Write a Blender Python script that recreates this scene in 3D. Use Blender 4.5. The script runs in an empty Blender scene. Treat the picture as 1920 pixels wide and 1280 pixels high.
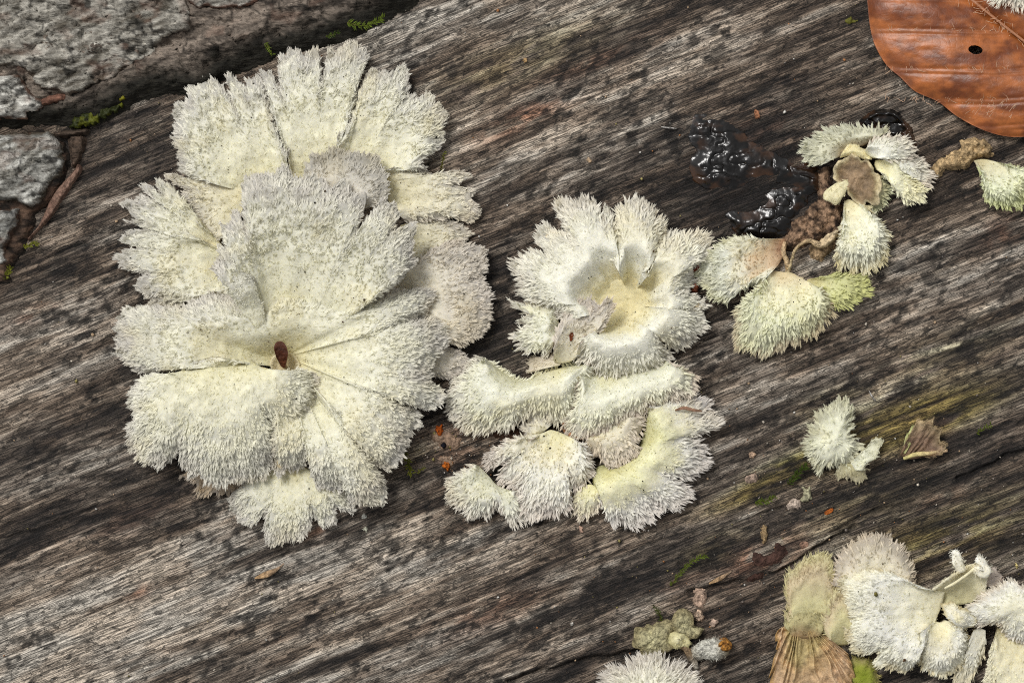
import bpy, math
import numpy as np
from mathutils import Vector

# ------------------------------------------------------------------ camera, sky, sun, exposure
SC = bpy.context.scene
COL = SC.collection
U = 1e-4                 # metres per photo pixel on the log surface
CAM_H = 0.80             # camera height above the top line of the log
cam_data = bpy.data.cameras.new("camera")
cam_data.sensor_width = 36.0
cam_data.lens = 36.0 * CAM_H / 0.192
cam_data.clip_start = 0.01
cam_data.clip_end = 200.0
cam = bpy.data.objects.new("camera", cam_data)
COL.objects.link(cam)
cam.location = (0, 0, CAM_H)
cam.rotation_euler = (0, 0, 0)
SC.camera = cam

SUN_DIR = Vector((-0.34, 0.40, 0.86)).normalized()
SUN_EL = math.asin(SUN_DIR.z)
SUN_ROT = math.atan2(SUN_DIR.x, SUN_DIR.y)
world = bpy.data.worlds.new("World")
SC.world = world
world.use_nodes = True
wt = world.node_tree
wt.nodes.clear()
sky = wt.nodes.new("ShaderNodeTexSky")
sky.sky_type = 'NISHITA'
sky.sun_disc = False
sky.sun_elevation = SUN_EL
sky.sun_rotation = SUN_ROT
sky.dust_density = 3.0
hsv = wt.nodes.new("ShaderNodeHueSaturation")     # an overcast sky: almost grey
hsv.inputs['Saturation'].default_value = 0.04
bg = wt.nodes.new("ShaderNodeBackground")
bg.inputs['Strength'].default_value = 0.085
wo = wt.nodes.new("ShaderNodeOutputWorld")
wt.links.new(sky.outputs[0], hsv.inputs['Color'])
wt.links.new(hsv.outputs[0], bg.inputs['Color'])
wt.links.new(bg.outputs[0], wo.inputs['Surface'])
sun_data = bpy.data.lights.new("sun", 'SUN')
sun_data.energy = 1.5
sun_data.angle = math.radians(18)
sun_data.color = (1.0, 0.97, 0.93)
sun = bpy.data.objects.new("sun", sun_data)
COL.objects.link(sun)
sun.rotation_euler = SUN_DIR.to_track_quat('Z', 'Y').to_euler()
sun.location = (0, 0, 3)
SC.view_settings.view_transform = 'Standard'
SC.view_settings.look = 'None'
SC.view_settings.exposure = 0.44
SC.view_settings.gamma = 1.0
SC.view_settings.use_curve_mapping = False
SC.render.engine = 'CYCLES'
SC.cycles.max_bounces = 10
SC.cycles.diffuse_bounces = 6
SC.cycles.use_denoising = False
SC.cycles.filter_width = 1.1

# ------------------------------------------------------------------ helpers: noise, colour, splines
def _hash(ix, iy, seed):
    h = (ix.astype(np.int64) * 374761393 + iy.astype(np.int64) * 668265263 + seed * 974634777) & 0xFFFFFFFF
    h = ((h ^ (h >> 13)) * 1274126177) & 0xFFFFFFFF
    h = ((h ^ (h >> 15)) * 2246822519) & 0xFFFFFFFF
    h = h ^ (h >> 16)
    return h.astype(np.float64) / 4294967295.0

def vn(x, y, seed=0):
    x = np.asarray(x, float); y = np.asarray(y, float) + np.zeros_like(x)
    ix = np.floor(x); iy = np.floor(y)
    fx = x - ix; fy = y - iy
    fx = fx * fx * fx * (fx * (fx * 6 - 15) + 10); fy = fy * fy * fy * (fy * (fy * 6 - 15) + 10)
    a = _hash(ix, iy, seed); b = _hash(ix + 1, iy, seed); c = _hash(ix, iy + 1, seed); d = _hash(ix + 1, iy + 1, seed)
    return (a * (1 - fx) + b * fx) * (1 - fy) + (c * (1 - fx) + d * fx) * fy

def fbm(x, y, seed=0, o=3):
    s = 0.0; a = 1.0; t = 0.0
    x = np.asarray(x, float); y = np.asarray(y, float)
    for i in range(o):
        s = s + a * vn(x, y, seed + 17 * i); t += a
        x = x * 2.03 + 11.7; y = y * 2.03 + 5.3; a *= 0.5
    return s / t

def sst(a, b, x):
    t = np.clip((x - a) / (b - a), 0, 1)
    return t * t * (3 - 2 * t)

def lin(c):
    c = np.asarray(c, float) / 255.0
    return np.where(c <= 0.04045, c / 12.92, ((c + 0.055) / 1.055) ** 2.4)

def mixc(a, b, t):
    return a + (b - a) * t[..., None]

def ramp(t, stops):
    xs = [s for s, _ in stops]
    cs = np.array([lin(c) for _, c in stops])
    return np.stack([np.interp(t, xs, cs[:, i]) for i in range(3)], -1)

def crs(pts, n, closed=False):
    """Catmull-Rom through pts (k,d), resampled to n points at even arc length"""
    P = np.asarray(pts, float)
    if closed:
        Q = np.vstack([P[-1], P, P[0], P[1]])
    else:
        Q = np.vstack([2 * P[0] - P[1], P, 2 * P[-1] - P[-2]])
    out = []
    m = 12
    t = np.linspace(0, 1, m, endpoint=False)[:, None]
    for i in range(1, len(Q) - 2):
        a, b, c, d = Q[i - 1], Q[i], Q[i + 1], Q[i + 2]
        out.append(0.5 * (2 * b + (c - a) * t + (2 * a - 5 * b + 4 * c - d) * t * t + (3 * b - a - 3 * c + d) * t ** 3))
    out.append(Q[-2][None])
    C = np.vstack(out)
    L = np.concatenate([[0], np.cumsum(np.linalg.norm(np.diff(C[:, :2], axis=0), axis=1) + 1e-9)])
    q = np.linspace(0, L[-1], n, endpoint=not closed)
    return np.stack([np.interp(q, L, C[:, k]) for k in range(C.shape[1])], -1), L[-1]

def zoomed(x0, y0, s):
    return lambda *pts: [(x0 + s * p[0], y0 + s * p[1]) + tuple(p[2:]) for p in pts]

# ------------------------------------------------------------------ the log's surface
GRAIN = math.radians(22.0)
CG, SG = math.cos(GRAIN), math.sin(GRAIN)
LOG_R = 0.42

def und(u, v):           # slow swells of the wood, metres
    return (fbm(u / 0.055 + 3.1, v / 0.03 + 7.7, 5, 2) - 0.5) * 0.0014

def surf(x, y):
    u = x * CG + y * SG
    v = -x * SG + y * CG
    return np.sqrt(np.maximum(LOG_R ** 2 - v * v, 1e-6)) - LOG_R + und(u, v)

# ------------------------------------------------------------------ meshes, things, parts
def build_mesh(name, V, faces, col=None, smooth=True, sn=None):
    """faces: list of int arrays (m,3) / (m,4) or python lists (n-gons)"""
    me = bpy.data.meshes.new(name)
    V = np.ascontiguousarray(V, dtype=np.float32)
    loops = []; starts = []; totals = []; s = 0
    for f in faces:
        if isinstance(f, np.ndarray):
            m, k = f.shape
            loops.append(f.ravel()); starts.append(s + np.arange(m) * k); totals.append(np.full(m, k)); s += m * k
        else:
            loops.append(np.array(f)); starts.append(np.array([s])); totals.append(np.array([len(f)])); s += len(f)
    loops = np.concatenate(loops).astype(np.int32)
    starts = np.concatenate(starts).astype(np.int32)
    totals = np.concatenate(totals).astype(np.int32)
    me.vertices.add(len(V)); me.vertices.foreach_set("co", V.ravel())
    me.loops.add(len(loops)); me.loops.foreach_set("vertex_index", loops)
    me.polygons.add(len(starts)); me.polygons.foreach_set("loop_start", starts)
    me.polygons.foreach_set("loop_total", totals)
    me.polygons.foreach_set("use_smooth", np.full(len(starts), bool(smooth)))
    if col is not None:
        at = me.attributes.new("Col", 'FLOAT_COLOR', 'POINT')
        c4 = np.ones((len(V), 4), np.float32); c4[:, :3] = np.clip(col, 0, 1)
        at.data.foreach_set("color", c4.ravel())
    if sn is not None:
        an = me.attributes.new("SN", 'FLOAT_VECTOR', 'POINT')
        an.data.foreach_set("vector", np.ascontiguousarray(sn, dtype=np.float32).ravel())
    me.update(calc_edges=True)
    return me

class Thing:
    def __init__(self, name, label, cat, at, h=20, group=None):
        self.o = bpy.data.objects.new(name, None)
        self.o.empty_display_size = 0.004
        COL.objects.link(self.o)
        self.o['label'] = label; self.o['category'] = cat
        if group: self.o['group'] = group
        self.place(at, h)
    def place(self, at, h):
        x = (at[0] - 960) * U; y = (640 - at[1]) * U
        self.k = (CAM_H - (surf(np.array([x]), np.array([y]))[0] + h * U)) / CAM_H
        x *= self.k; y *= self.k
        self.loc = np.array([x, y, surf(np.array([x]), np.array([y]))[0]])
        self.o.location = self.loc
    def world(self, V):      # V: px-space (x-960, 640-y, h) -> metres relative to the thing
        x = V[:, 0] * U * self.k; y = V[:, 1] * U * self.k
        z = surf(x, y) + V[:, 2] * U
        return np.stack([x, y, z], -1) - self.loc

def single(name, label, cat, at, h=10, group=None):
    """a thing that is one mesh: its Thing frame without an Empty of its own"""
    t = Thing.__new__(Thing)
    t.o = None
    t.meta = (name, label, cat, group)
    x = (at[0] - 960) * U; y = (640 - at[1]) * U
    t.k = (CAM_H - (surf(np.array([x]), np.array([y]))[0] + h * U)) / CAM_H
    x *= t.k; y *= t.k
    t.loc = np.array([x, y, surf(np.array([x]), np.array([y]))[0]])
    return t

def add(T, name, me, mat, parent=None, kind=None):
    if T.o is None:
        nm, label, cat, group = T.meta
        o = bpy.data.objects.new(nm, me); COL.objects.link(o)
        o.location = T.loc
        o['label'] = label; o['category'] = cat
        if group: o['group'] = group
        T.o = o
    else:
        o = bpy.data.objects.new(name, me); COL.objects.link(o)
        o.parent = parent or T.o
    me.materials.append(mat)
    if kind: o['kind'] = kind
    return o

# ------------------------------------------------------------------ materials
def mat_base(name):
    m = bpy.data.materials.new(name); m.use_nodes = True
    nt = m.node_tree
    b = nt.nodes['Principled BSDF']
    return m, nt, b

def node(nt, t, **kw):
    n = nt.nodes.new(t)
    for k, v in kw.items():
        if k.startswith('i_'):
            n.inputs[k[2:].replace('_', ' ')].default_value = v
        else:
            setattr(n, k, v)
    return n

def col_mat(name, rough=0.8, spec=0.3, var=0.25, vscale=900, bump=0.3, bscale=2500, bdist=0.0002, sss=0.0, specks=0.0, coat=0.0, stretch=None, transl=0.0):
    m, nt, b = mat_base(name)
    at = node(nt, 'ShaderNodeAttribute', attribute_name='Col')
    tc = node(nt, 'ShaderNodeTexCoord')
    vec = tc.outputs['Object']
    if stretch:
        mp = node(nt, 'ShaderNodeMapping'); mp.inputs['Scale'].default_value = stretch
        nt.links.new(vec, mp.inputs[0]); vec = mp.outputs[0]
    n1 = node(nt, 'ShaderNodeTexNoise'); n1.inputs['Scale'].default_value = vscale; n1.inputs['Detail'].default_value = 4
    nt.links.new(vec, n1.inputs['Vector'])
    mr = node(nt, 'ShaderNodeMapRange'); mr.inputs['From Min'].default_value = 0.3; mr.inputs['From Max'].default_value = 0.7
    mr.inputs['To Min'].default_value = 1 - var; mr.inputs['To Max'].default_value = 1 + var * 0.6
    nt.links.new(n1.outputs['Fac'], mr.inputs['Value'])
    mx = node(nt, 'ShaderNodeVectorMath', operation='SCALE')
    nt.links.new(at.outputs['Color'], mx.inputs[0]); nt.links.new(mr.outputs[0], mx.inputs['Scale'])
    out = mx.outputs[0]
    if specks:
        vo = node(nt, 'ShaderNodeTexVoronoi'); vo.inputs['Scale'].default_value = 480
        nt.links.new(vec, vo.inputs['Vector'])
        nz = node(nt, 'ShaderNodeTexNoise'); nz.inputs['Scale'].default_value = 150; nt.links.new(vec, nz.inputs['Vector'])
        ad = node(nt, 'ShaderNodeMath', operation='MULTIPLY'); nt.links.new(nz.outputs['Fac'], ad.inputs[0]); ad.inputs[1].default_value = specks
        lt = node(nt, 'ShaderNodeMath', operation='LESS_THAN'); nt.links.new(vo.outputs['Distance'], lt.inputs[0]); nt.links.new(ad.outputs[0], lt.inputs[1])
        mm = node(nt, 'ShaderNodeMixRGB'); mm.inputs[2].default_value = (0.16, 0.13, 0.09, 1)
        nt.links.new(lt.outputs[0], mm.inputs[0]); nt.links.new(out, mm.inputs[1]); out = mm.outputs[0]
    nt.links.new(out, b.inputs['Base Color'])
    b.inputs['Roughness'].default_value = rough
    b.inputs['Specular IOR Level'].default_value = spec
    if coat: b.inputs['Coat Weight'].default_value = coat; b.inputs['Coat Roughness'].default_value = 0.08
    if sss:
        b.inputs['Subsurface Weight'].default_value = sss
        b.inputs['Subsurface Radius'].default_value = (1.0, 0.9, 0.6); b.inputs['Subsurface Scale'].default_value = 0.0008
    if bump:
        n2 = node(nt, 'ShaderNodeTexNoise'); n2.inputs['Scale'].default_value = bscale; n2.inputs['Detail'].default_value = 5
        nt.links.new(vec, n2.inputs['Vector'])
        bp = node(nt, 'ShaderNodeBump'); bp.inputs['Strength'].default_value = bump; bp.inputs['Distance'].default_value = bdist
        nt.links.new(n2.outputs['Fac'], bp.inputs['Height']); nt.links.new(bp.outputs[0], b.inputs['Normal'])
    if transl:
        tr = node(nt, 'ShaderNodeBsdfTranslucent'); nt.links.new(out, tr.inputs['Color'])
        ms = node(nt, 'ShaderNodeMixShader'); ms.inputs[0].default_value = transl
        om = nt.nodes['Material Output']
        nt.links.new(b.outputs[0], ms.inputs[1]); nt.links.new(tr.outputs[0], ms.inputs[2]); nt.links.new(ms.outputs[0], om.inputs['Surface'])
    return m

def wood_mat():
    m, nt, b = mat_base("weathered_wood")
    at = node(nt, 'ShaderNodeAttribute', attribute_name='Col'); tc = node(nt, 'ShaderNodeTexCoord')
    def nz(sc, scale, det, rough=0.6, dist=0.0):
        mp = node(nt, 'ShaderNodeMapping'); mp.inputs['Scale'].default_value = sc; nt.links.new(tc.outputs['Object'], mp.inputs[0])
        n = node(nt, 'ShaderNodeTexNoise'); n.inputs['Scale'].default_value = scale; n.inputs['Detail'].default_value = det
        n.inputs['Roughness'].default_value = rough; n.inputs['Distortion'].default_value = dist
        nt.links.new(mp.outputs[0], n.inputs['Vector']); return n.outputs['Fac']
    def mr(v, a, c, d, e):
        n = node(nt, 'ShaderNodeMapRange'); 
        for k, x in zip(('From Min', 'From Max', 'To Min', 'To Max'), (a, c, d, e)): n.inputs[k].default_value = x
        nt.links.new(v, n.inputs['Value']); return n.outputs[0]
    def mul(a, c):
        n = node(nt, 'ShaderNodeMath', operation='MULTIPLY'); nt.links.new(a, n.inputs[0]); nt.links.new(c, n.inputs[1]); return n.outputs[0]
    def ridge(v):            # 1 on the thin lines where the noise crosses its middle
        a = node(nt, 'ShaderNodeMath', operation='SUBTRACT'); nt.links.new(v, a.inputs[0]); a.inputs[1].default_value = 0.5
        c = node(nt, 'ShaderNodeMath', operation='ABSOLUTE'); nt.links.new(a.outputs[0], c.inputs[0]); return c.outputs[0]
    fib = nz((110, 1800, 1800), 1.0, 8, 0.82, 0.25)
    l1 = ridge(nz((46, 1250, 1250), 1.0, 2, 0.5, 0.5))
    l2 = ridge(nz((130, 2500, 2500), 1.0, 2, 0.5, 0.4))
    iso = nz((1, 1, 1), 2600, 4, 0.75)
    pore = nz((640, 1350, 1350), 1.0, 3, 0.55, 0.8)
    k1 = mr(l1, 0.003, 0.045, 0.2, 1.06); k2 = mr(l2, 0.003, 0.05, 0.36, 1.12); kp = mr(pore, 0.585, 0.64, 1.0, 0.24)
    f = mul(mul(mul(mr(fib, 0.33, 0.67, 0.52, 1.62), k1), k2), mul(mr(iso, 0.3, 0.7, 0.76, 1.26), kp))
    sc = node(nt, 'ShaderNodeVectorMath', operation='SCALE'); nt.links.new(at.outputs['Color'], sc.inputs[0]); nt.links.new(f, sc.inputs['Scale'])
    nt.links.new(sc.outputs[0], b.inputs['Base Color'])
    b.inputs['Roughness'].default_value = 0.68; b.inputs['Specular IOR Level'].default_value = 0.4
    hs = node(nt, 'ShaderNodeMath', operation='ADD'); nt.links.new(mul(mul(mr(fib, 0.3, 0.7, 0.4, 1), k1), mul(k2, kp)), hs.inputs[0]); nt.links.new(mr(iso, 0.3, 0.7, 0, 0.4), hs.inputs[1])
    bp = node(nt, 'ShaderNodeBump'); bp.inputs['Strength'].default_value = 1.0; bp.inputs['Distance'].default_value = 0.00042
    nt.links.new(hs.outputs[0], bp.inputs['Height']); nt.links.new(bp.outputs[0], b.inputs['Normal'])
    return m
M_WOOD = wood_mat()
M_BARK = col_mat("bark", rough=0.85, spec=0.25, var=0.5, vscale=1.0, bump=1.0, bscale=1.0, bdist=0.0006, stretch=(700, 1900, 1500))
M_CAP = col_mat("fungus_flesh", rough=0.9, spec=0.15, var=0.14, vscale=900, bump=0.5, bscale=2200, bdist=0.0002, sss=0.25, specks=0.085)
M_HAIR = col_mat("fungus_fuzz", rough=0.95, spec=0.1, var=0.06, vscale=300, bump=0, transl=0.2)
M_GILL = col_mat("gill_flesh", rough=0.62, spec=0.3, var=0.45, vscale=900, bump=0.8, bscale=1800, bdist=0.0004, sss=0.15)
M_CRUST = col_mat("dry_crust", rough=0.85, spec=0.2, var=0.62, vscale=1500, bump=1.0, bscale=2000, bdist=0.0007)
M_SLIME = col_mat("black_slime", rough=0.16, spec=0.5, var=0.5, vscale=500, bump=0.4, bscale=600, bdist=0.0004)
M_LEAF = col_mat("beech_leaf", rough=0.43, spec=0.65, var=0.3, vscale=600, bump=0.25, bscale=2600, bdist=0.0001, transl=0.12)
_nt = M_LEAF.node_tree
_tc = node(_nt, 'ShaderNodeTexCoord'); _vo = node(_nt, 'ShaderNodeTexVoronoi', feature='DISTANCE_TO_EDGE'); _vo.inputs['Scale'].default_value = 900
_nt.links.new(_tc.outputs['Object'], _vo.inputs['Vector'])
_mr = node(_nt, 'ShaderNodeMapRange'); _mr.inputs['From Max'].default_value = 0.12
_nt.links.new(_vo.outputs['Distance'], _mr.inputs['Value'])
_bp = node(_nt, 'ShaderNodeBump'); _bp.inputs['Strength'].default_value = 0.1; _bp.inputs['Distance'].default_value = 0.00012
_nt.links.new(_mr.outputs[0], _bp.inputs['Height'])
_old = [n for n in _nt.nodes if n.type == 'BUMP' and n != _bp][0]
_nt.links.new(_old.outputs[0], _bp.inputs['Normal']); _nt.links.new(_bp.outputs[0], _nt.nodes['Principled BSDF'].inputs['Normal'])
M_MOSS = col_mat("moss", rough=0.6, spec=0.3, var=0.25, vscale=800, bump=0, transl=0.35)
M_SOIL = col_mat("forest_floor", rough=0.95, spec=0.1, var=0.6, vscale=18, bump=0.6, bscale=40, bdist=0.02)

# ------------------------------------------------------------------ builders
def grid_faces(n, m, wrap_i=False, wrap_j=False):
    I = np.arange(n if wrap_i else n - 1); J = np.arange(m if wrap_j else m - 1)
    i, j = np.meshgrid(I, J, indexing='ij')
    i2 = (i + 1) % n; j2 = (j + 1) % m
    return np.stack([i * m + j, i * m + j2, i2 * m + j2, i2 * m + j], -1).reshape(-1, 4)

def norm(v):
    return v / np.maximum(np.linalg.norm(v, axis=-1, keepdims=True), 1e-9)

def hair_mesh(name, B, D, L, R, c0, c1, rng, bend=0.16, sn=None):
    """fine tapering fuzz blades, curved where long; all px-space -> verts, faces, colours"""
    n = len(B)
    D = norm(D)
    if sn is None: sn = np.array([[0, 0, 1.0]]) + np.zeros((n, 3))
    X = norm(np.cross(D, sn + rng.normal(size=(n, 3)) * 0.02)); Y = np.cross(X, D)
    tw = rng.normal(size=(n, 1)) * 0.35
    W = X * np.cos(tw) + Y * np.sin(tw)
    bd = (X * rng.normal(size=(n, 1)) + Y * rng.normal(size=(n, 1))) * bend
    Vs = []; Fs = []; Cs = []; off = 0
    for sel, long_ in ((L > 7, True), (L <= 7, False)):
        m = int(sel.sum())
        if m == 0: continue
        b, d, l, r, x, w, a0, a1 = B[sel], D[sel], L[sel], R[sel], W[sel], bd[sel], c0[sel], c1[sel]
        k = 5 if long_ else 3
        V = np.zeros((m, k, 3)); C = np.zeros((m, k, 3))
        V[:, 0] = b + x * r[:, None] - d * l[:, None] * 0.1; V[:, 1] = b - x * r[:, None] - d * l[:, None] * 0.1
        C[:, 0:2] = a0[:, None]
        o = (np.arange(m) * k)[:, None] + off
        if long_:
            mid = b + d * (l * 0.5)[:, None] + w * (l * 0.18)[:, None]
            V[:, 2] = mid - x * (r * 0.75)[:, None]; V[:, 3] = mid + x * (r * 0.75)[:, None]
            C[:, 2:4] = (a0 * 0.4 + a1 * 0.6)[:, None]
            Fs += [o + np.array([[0, 1, 2, 3]]), o + np.array([[3, 2, 4]])]
        else:
            Fs += [o + np.array([[0, 1, 2]])]
        V[:, k - 1] = b + d * l[:, None] + w * (l * 0.62)[:, None]; C[:, k - 1] = a1
        Vs.append(V.reshape(-1, 3)); Cs.append(C.reshape(-1, 3)); off += m * k
    return np.vstack(Vs), Fs, np.vstack(Cs), None

ROSE = dict(felt=0.5, L0=4.2, L1=9.5, d0=0.10, d1=0.17, lean=0.62, m=5, sig=2.1, r=1.3, s0=0.0, rim=1.6)
SPIKE = dict(L0=3.6, L1=14.5, d0=0.075, d1=0.10, lean=0.6, m=3, sig=1.5, r=1.55, s0=0.0, rim=1.6)
VELVET = dict(rd=0.05, L0=4, L1=9, d0=0.06, d1=0.09, lean=0.6, m=3, sig=2.5, r=0.9, s0=0.0, rim=1.0)
C_ROSE = [(0, (226, 221, 184)), (0.35, (229, 226, 200)), (0.65, (230, 228, 209)), (0.85, (229, 227, 213)), (1, (213, 209, 199))]
C_SPIKE = [(0, (230, 228, 194)), (0.35, (236, 236, 219)), (0.6, (235, 234, 213)), (0.85, (234, 232, 217)), (1, (227, 222, 208))]
HAIRS = [0]

def lobe(T, base, rim, prof, z0=0.0, closed=False, th=9, cren=(5, 2.2), splits=(), fold=(4, 90), lump=(7, 34),
         cols=C_ROSE, hair=ROSE, mat=None, name='lobe', seed=1, parent=None, label=None, ridges=None, under=(214, 196, 160), res=4.0, dens=1.0, back=False, ends=None, zones=1.6, grit=True):
    """a fan between an attachment line and a rim, both traced in photo pixels; prof = [(s, height)] along each ray"""
    rng = np.random.default_rng(seed * 7 + 3)
    b3 = lambda L: np.array([(p[0] - 960, 640 - p[1], p[2] if len(p) > 2 else 0.0) for p in L], float)
    B = b3(base); R = b3(rim)
    _, rl = crs(R, 50, closed)
    NA = max(16, int(rl / res))
    Rm, rl = crs(R, NA, closed)
    if len(B) == 1:
        Bm = np.repeat(B, NA, 0).copy()
        Bm[:, :2] += norm(Rm[:, :2] - Bm[:, :2]) * 0.15
    else:
        Bm, _ = crs(B, NA, closed)
    arc = np.linspace(0, rl, NA)
    ray = Rm[:, :2] - Bm[:, :2]
    rlen = np.linalg.norm(ray, axis=1); out = ray / np.maximum(rlen, 1e-6)[:, None]
    if closed:
        ph = np.linspace(0, 2 * math.pi, NA, endpoint=False)
        ax_ = np.cos(ph) * rl / 6.283; ay_ = np.sin(ph) * rl / 6.283
    else:
        ax_ = arc; ay_ = np.zeros(NA)
    n_c = (vn(ax_ / 24, ay_ / 24, seed + 1) - 0.5) * 2 * cren[0] + (vn(ax_ / 9, ay_ / 9, seed + 2) - 0.5) * 2 * cren[1]
    scale = 1 + n_c / np.maximum(rlen, 20)
    cut = np.zeros(NA)
    for (sx, sy, dep, w) in splits:
        q = np.argmin((Rm[:, 0] - (sx - 960)) ** 2 + (Rm[:, 1] - (640 - sy)) ** 2)
        d = np.abs(arc - arc[q])
        if closed: d = np.minimum(d, rl - d)
        g = np.exp(-(d / w) ** 2)
        scale = scale * (1 - dep * g); cut = np.maximum(cut, g)
    NS = int(np.clip(np.percentile(rlen, 80) / (res * 1.25), 8, 90))
    s = np.linspace(0, 1, NS)
    px_, pz_ = zip(*prof)
    fine = np.linspace(0, 1, 201)
    pz = np.interp(fine, px_, pz_)
    ker = np.hanning(31); ker /= ker.sum()
    pz = np.convolve(np.pad(pz, 15, mode='reflect', reflect_type='odd'), ker, mode='valid')
    S = s[:, None]
    XY = Bm[None, :, :2] + (Rm[None, :, :2] - Bm[None, :, :2]) * (S * (1 + (scale[None, :] - 1) * S ** 1.5))[..., None]
    # height follows the distance from the attachment against a smoothed outline, so notches stay notches
    re_ = rlen * scale; kw = max(3, int(110 / max(rl / NA, 1e-6)) | 1); kw = min(kw, (NA // 2) * 2 - 1)
    kk = np.hanning(kw + 2)[1:-1]; kk /= kk.sum()
    rs = np.convolve(np.pad(re_, kw // 2, mode='wrap' if closed else 'edge'), kk, mode='valid')
    Sh = np.clip(S * (1 + (scale[None, :] - 1) * S ** 1.5) * rlen[None, :] / np.maximum(rs[None, :], 5), 0, 1)
    H = np.interp(Sh, fine, pz) + z0 + Bm[None, :, 2] * (1 - S) ** 2 + Rm[None, :, 2] * S ** 2 + np.zeros((NS, NA))
    H = H + fold[0] * 2 * (fbm(ax_ / fold[1], ay_ / fold[1], seed + 5, 2) - 0.5)[None, :] * S ** 2.2
    H = H + lump[0] * 2 * (fbm(XY[..., 0] / lump[1], XY[..., 1] / lump[1], seed + 6, 3) - 0.5) * np.clip(S * 4, 0, 1)
    H = H - cut[None, :] * 8 * S ** 8
    if hair and zones: H = H + zones * np.sin(2 * math.pi * (1 - S) * rlen[None, :] / 26.0 + 2.0 * fbm(ax_ / 60, ay_ / 60, seed + 12, 2)[None, :]) * sst(0.5, 0.8, S) * np.clip(rlen[None, :] / 120, 0, 1)
    if ends: H = H - ends[0] * (np.exp(-(arc / ends[1]) ** 2) + np.exp(-((rl - arc) / ends[1]) ** 2))[None, :] * sst(0.0, 0.15, S) * sst(0.85, 0.4, S)
    rid = None
    if ridges:
        amp, lam = ridges
        wv = ax_ / lam + 3.5 * fbm(ax_ / 70, ay_ / 70, seed + 9, 2)
        wv = wv[None, :] + 1.6 * fbm(S * 2.5 + 0 * ax_[None, :], ax_[None, :] / 55, seed + 4, 2)
        rid = 1 - np.abs(((wv) % 1.0) * 2 - 1)
        H = H + amp * (rid ** 1.5) * np.clip(S * 5, 0, 1)
    H = np.maximum(H, 0.8)
    G = np.concatenate([XY, H[..., None]], -1)
    # colour
    nz = fbm(G[..., 0] / 30, G[..., 1] / 30, seed + 8, 3) - 0.5
    sc_ = np.clip(S + nz * 0.28 + 0 * H, 0, 1)
    Cg = ramp(sc_, cols)
    stain = lambda x, y: mixc(np.ones(np.shape(x) + (3,)), np.array([0.96, 0.92, 0.80]) + np.zeros(np.shape(x) + (3,)), 0.6 * sst(0.50, 0.74, fbm(x / 70, y / 70, seed + 21, 4)))
    if hair: Cg = Cg * stain(G[..., 0], G[..., 1])
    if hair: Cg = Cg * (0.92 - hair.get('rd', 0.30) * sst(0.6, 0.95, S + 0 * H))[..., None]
    if rid is not None: Cg = Cg * (0.84 + 0.24 * rid)[..., None]
    # rim roll, underside
    o3 = np.concatenate([out, np.zeros((NA, 1))], -1)
    zz = np.array([0, 0, 1.0])
    P1 = G[-1]
    rings = [G]
    def ring(p): rings.append(p[None])
    ring(P1 + o3 * 0.30 * th - zz * 0.25 * th)
    ring(P1 + o3 * 0.28 * th - zz * 0.75 * th)
    ring(P1 - o3 * 0.10 * th - zz * 1.1 * th)
    for sq in (0.75, 0.45, 0.12):
        ring(G[int(sq * (NS - 1))] - zz * th * 1.15)
    bot = G[0].copy(); bot[:, 2] = -5; bot = bot - 0 * o3
    ring(bot)
    A = np.concatenate(rings, 0)
    A[NS:, :, 2] = np.maximum(A[NS:, :, 2], -5)
    nr = A.shape[0]
    Cu = np.broadcast_to(lin(under), (nr - NS, NA, 3)).copy()
    Cu[0] = Cg[-1] * 0.92
    Ca = np.concatenate([Cg, Cu], 0)
    F = grid_faces(nr, NA, wrap_i=True, wrap_j=closed)
    # orientation: top must face up
    tn = np.cross(G[:, 1] - G[:, 0], (G[1:, 0:1] - G[:-1, 0:1])[:1].repeat(NS, 0)[:, 0])
    e1 = np.roll(G, -1, 1) - G; e1[:, -1] = e1[:, -2] if not closed else e1[:, -1]
    e2 = np.empty_like(G); e2[:-1] = G[1:] - G[:-1]; e2[-1] = e2[-2]
    N = np.cross(e1, e2)
    flip = np.sum(N[..., 2]) < 0
    if flip: N = -N
    N = norm(N)
    faces = [F if not flip else F[:, ::-1]]
    if not closed:
        cap0 = [i * NA for i in range(nr)]; cap1 = [i * NA + NA - 1 for i in range(nr)]
        faces += [cap0, cap1[::-1]]
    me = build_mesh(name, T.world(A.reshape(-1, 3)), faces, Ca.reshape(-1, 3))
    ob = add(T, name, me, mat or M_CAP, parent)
    if label: ob['label'] = label
    if hair:
        h = hair
        area = np.linalg.norm(np.cross(e1, e2), axis=-1)
        dn = (h['d0'] + (h['d1'] - h['d0']) * sst(0.3, 0.85, S)) * sst(h['s0'] - 0.05, h['s0'] + 0.12, S + 0 * H)
        W = (area * dn)[:-1]
        if not closed: W = W[:, :-1]
        tot = W.sum() * dens / h['m']
        nt_ = int(tot)
        bs = []; 
        if nt_ > 3:
            w = (W / W.sum()).ravel()
            idx = rng.choice(len(w), nt_, p=w)
            ii, jj = np.divmod(idx, W.shape[1])
            fu = rng.random((nt_, 1)); fv = rng.random((nt_, 1))
            pos = G[ii, jj] + e1[ii, jj] * fu + e2[ii, jj] * fv
            nn = N[ii, jj]; to = norm(e2[ii, jj]); ta = norm(e1[ii, jj]); sv = s[ii]
            Lh = (h['L0'] + (h['L1'] - h['L0']) * sst(max(0.2, h.get('felt', 0.0) - 0.1), 0.9, sv)) * rng.uniform(0.7, 1.25, nt_)
            ln = (h['lean'] * (0.6 + 0.5 * sv) + 0.36 * sst(h.get('felt', 0.0) + 0.15, h.get('felt', 0.0) - 0.1, sv))[:, None]
            dr = norm(nn * (1 - ln) + to * ln + rng.normal(size=(nt_, 3)) * 0.18)
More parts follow.
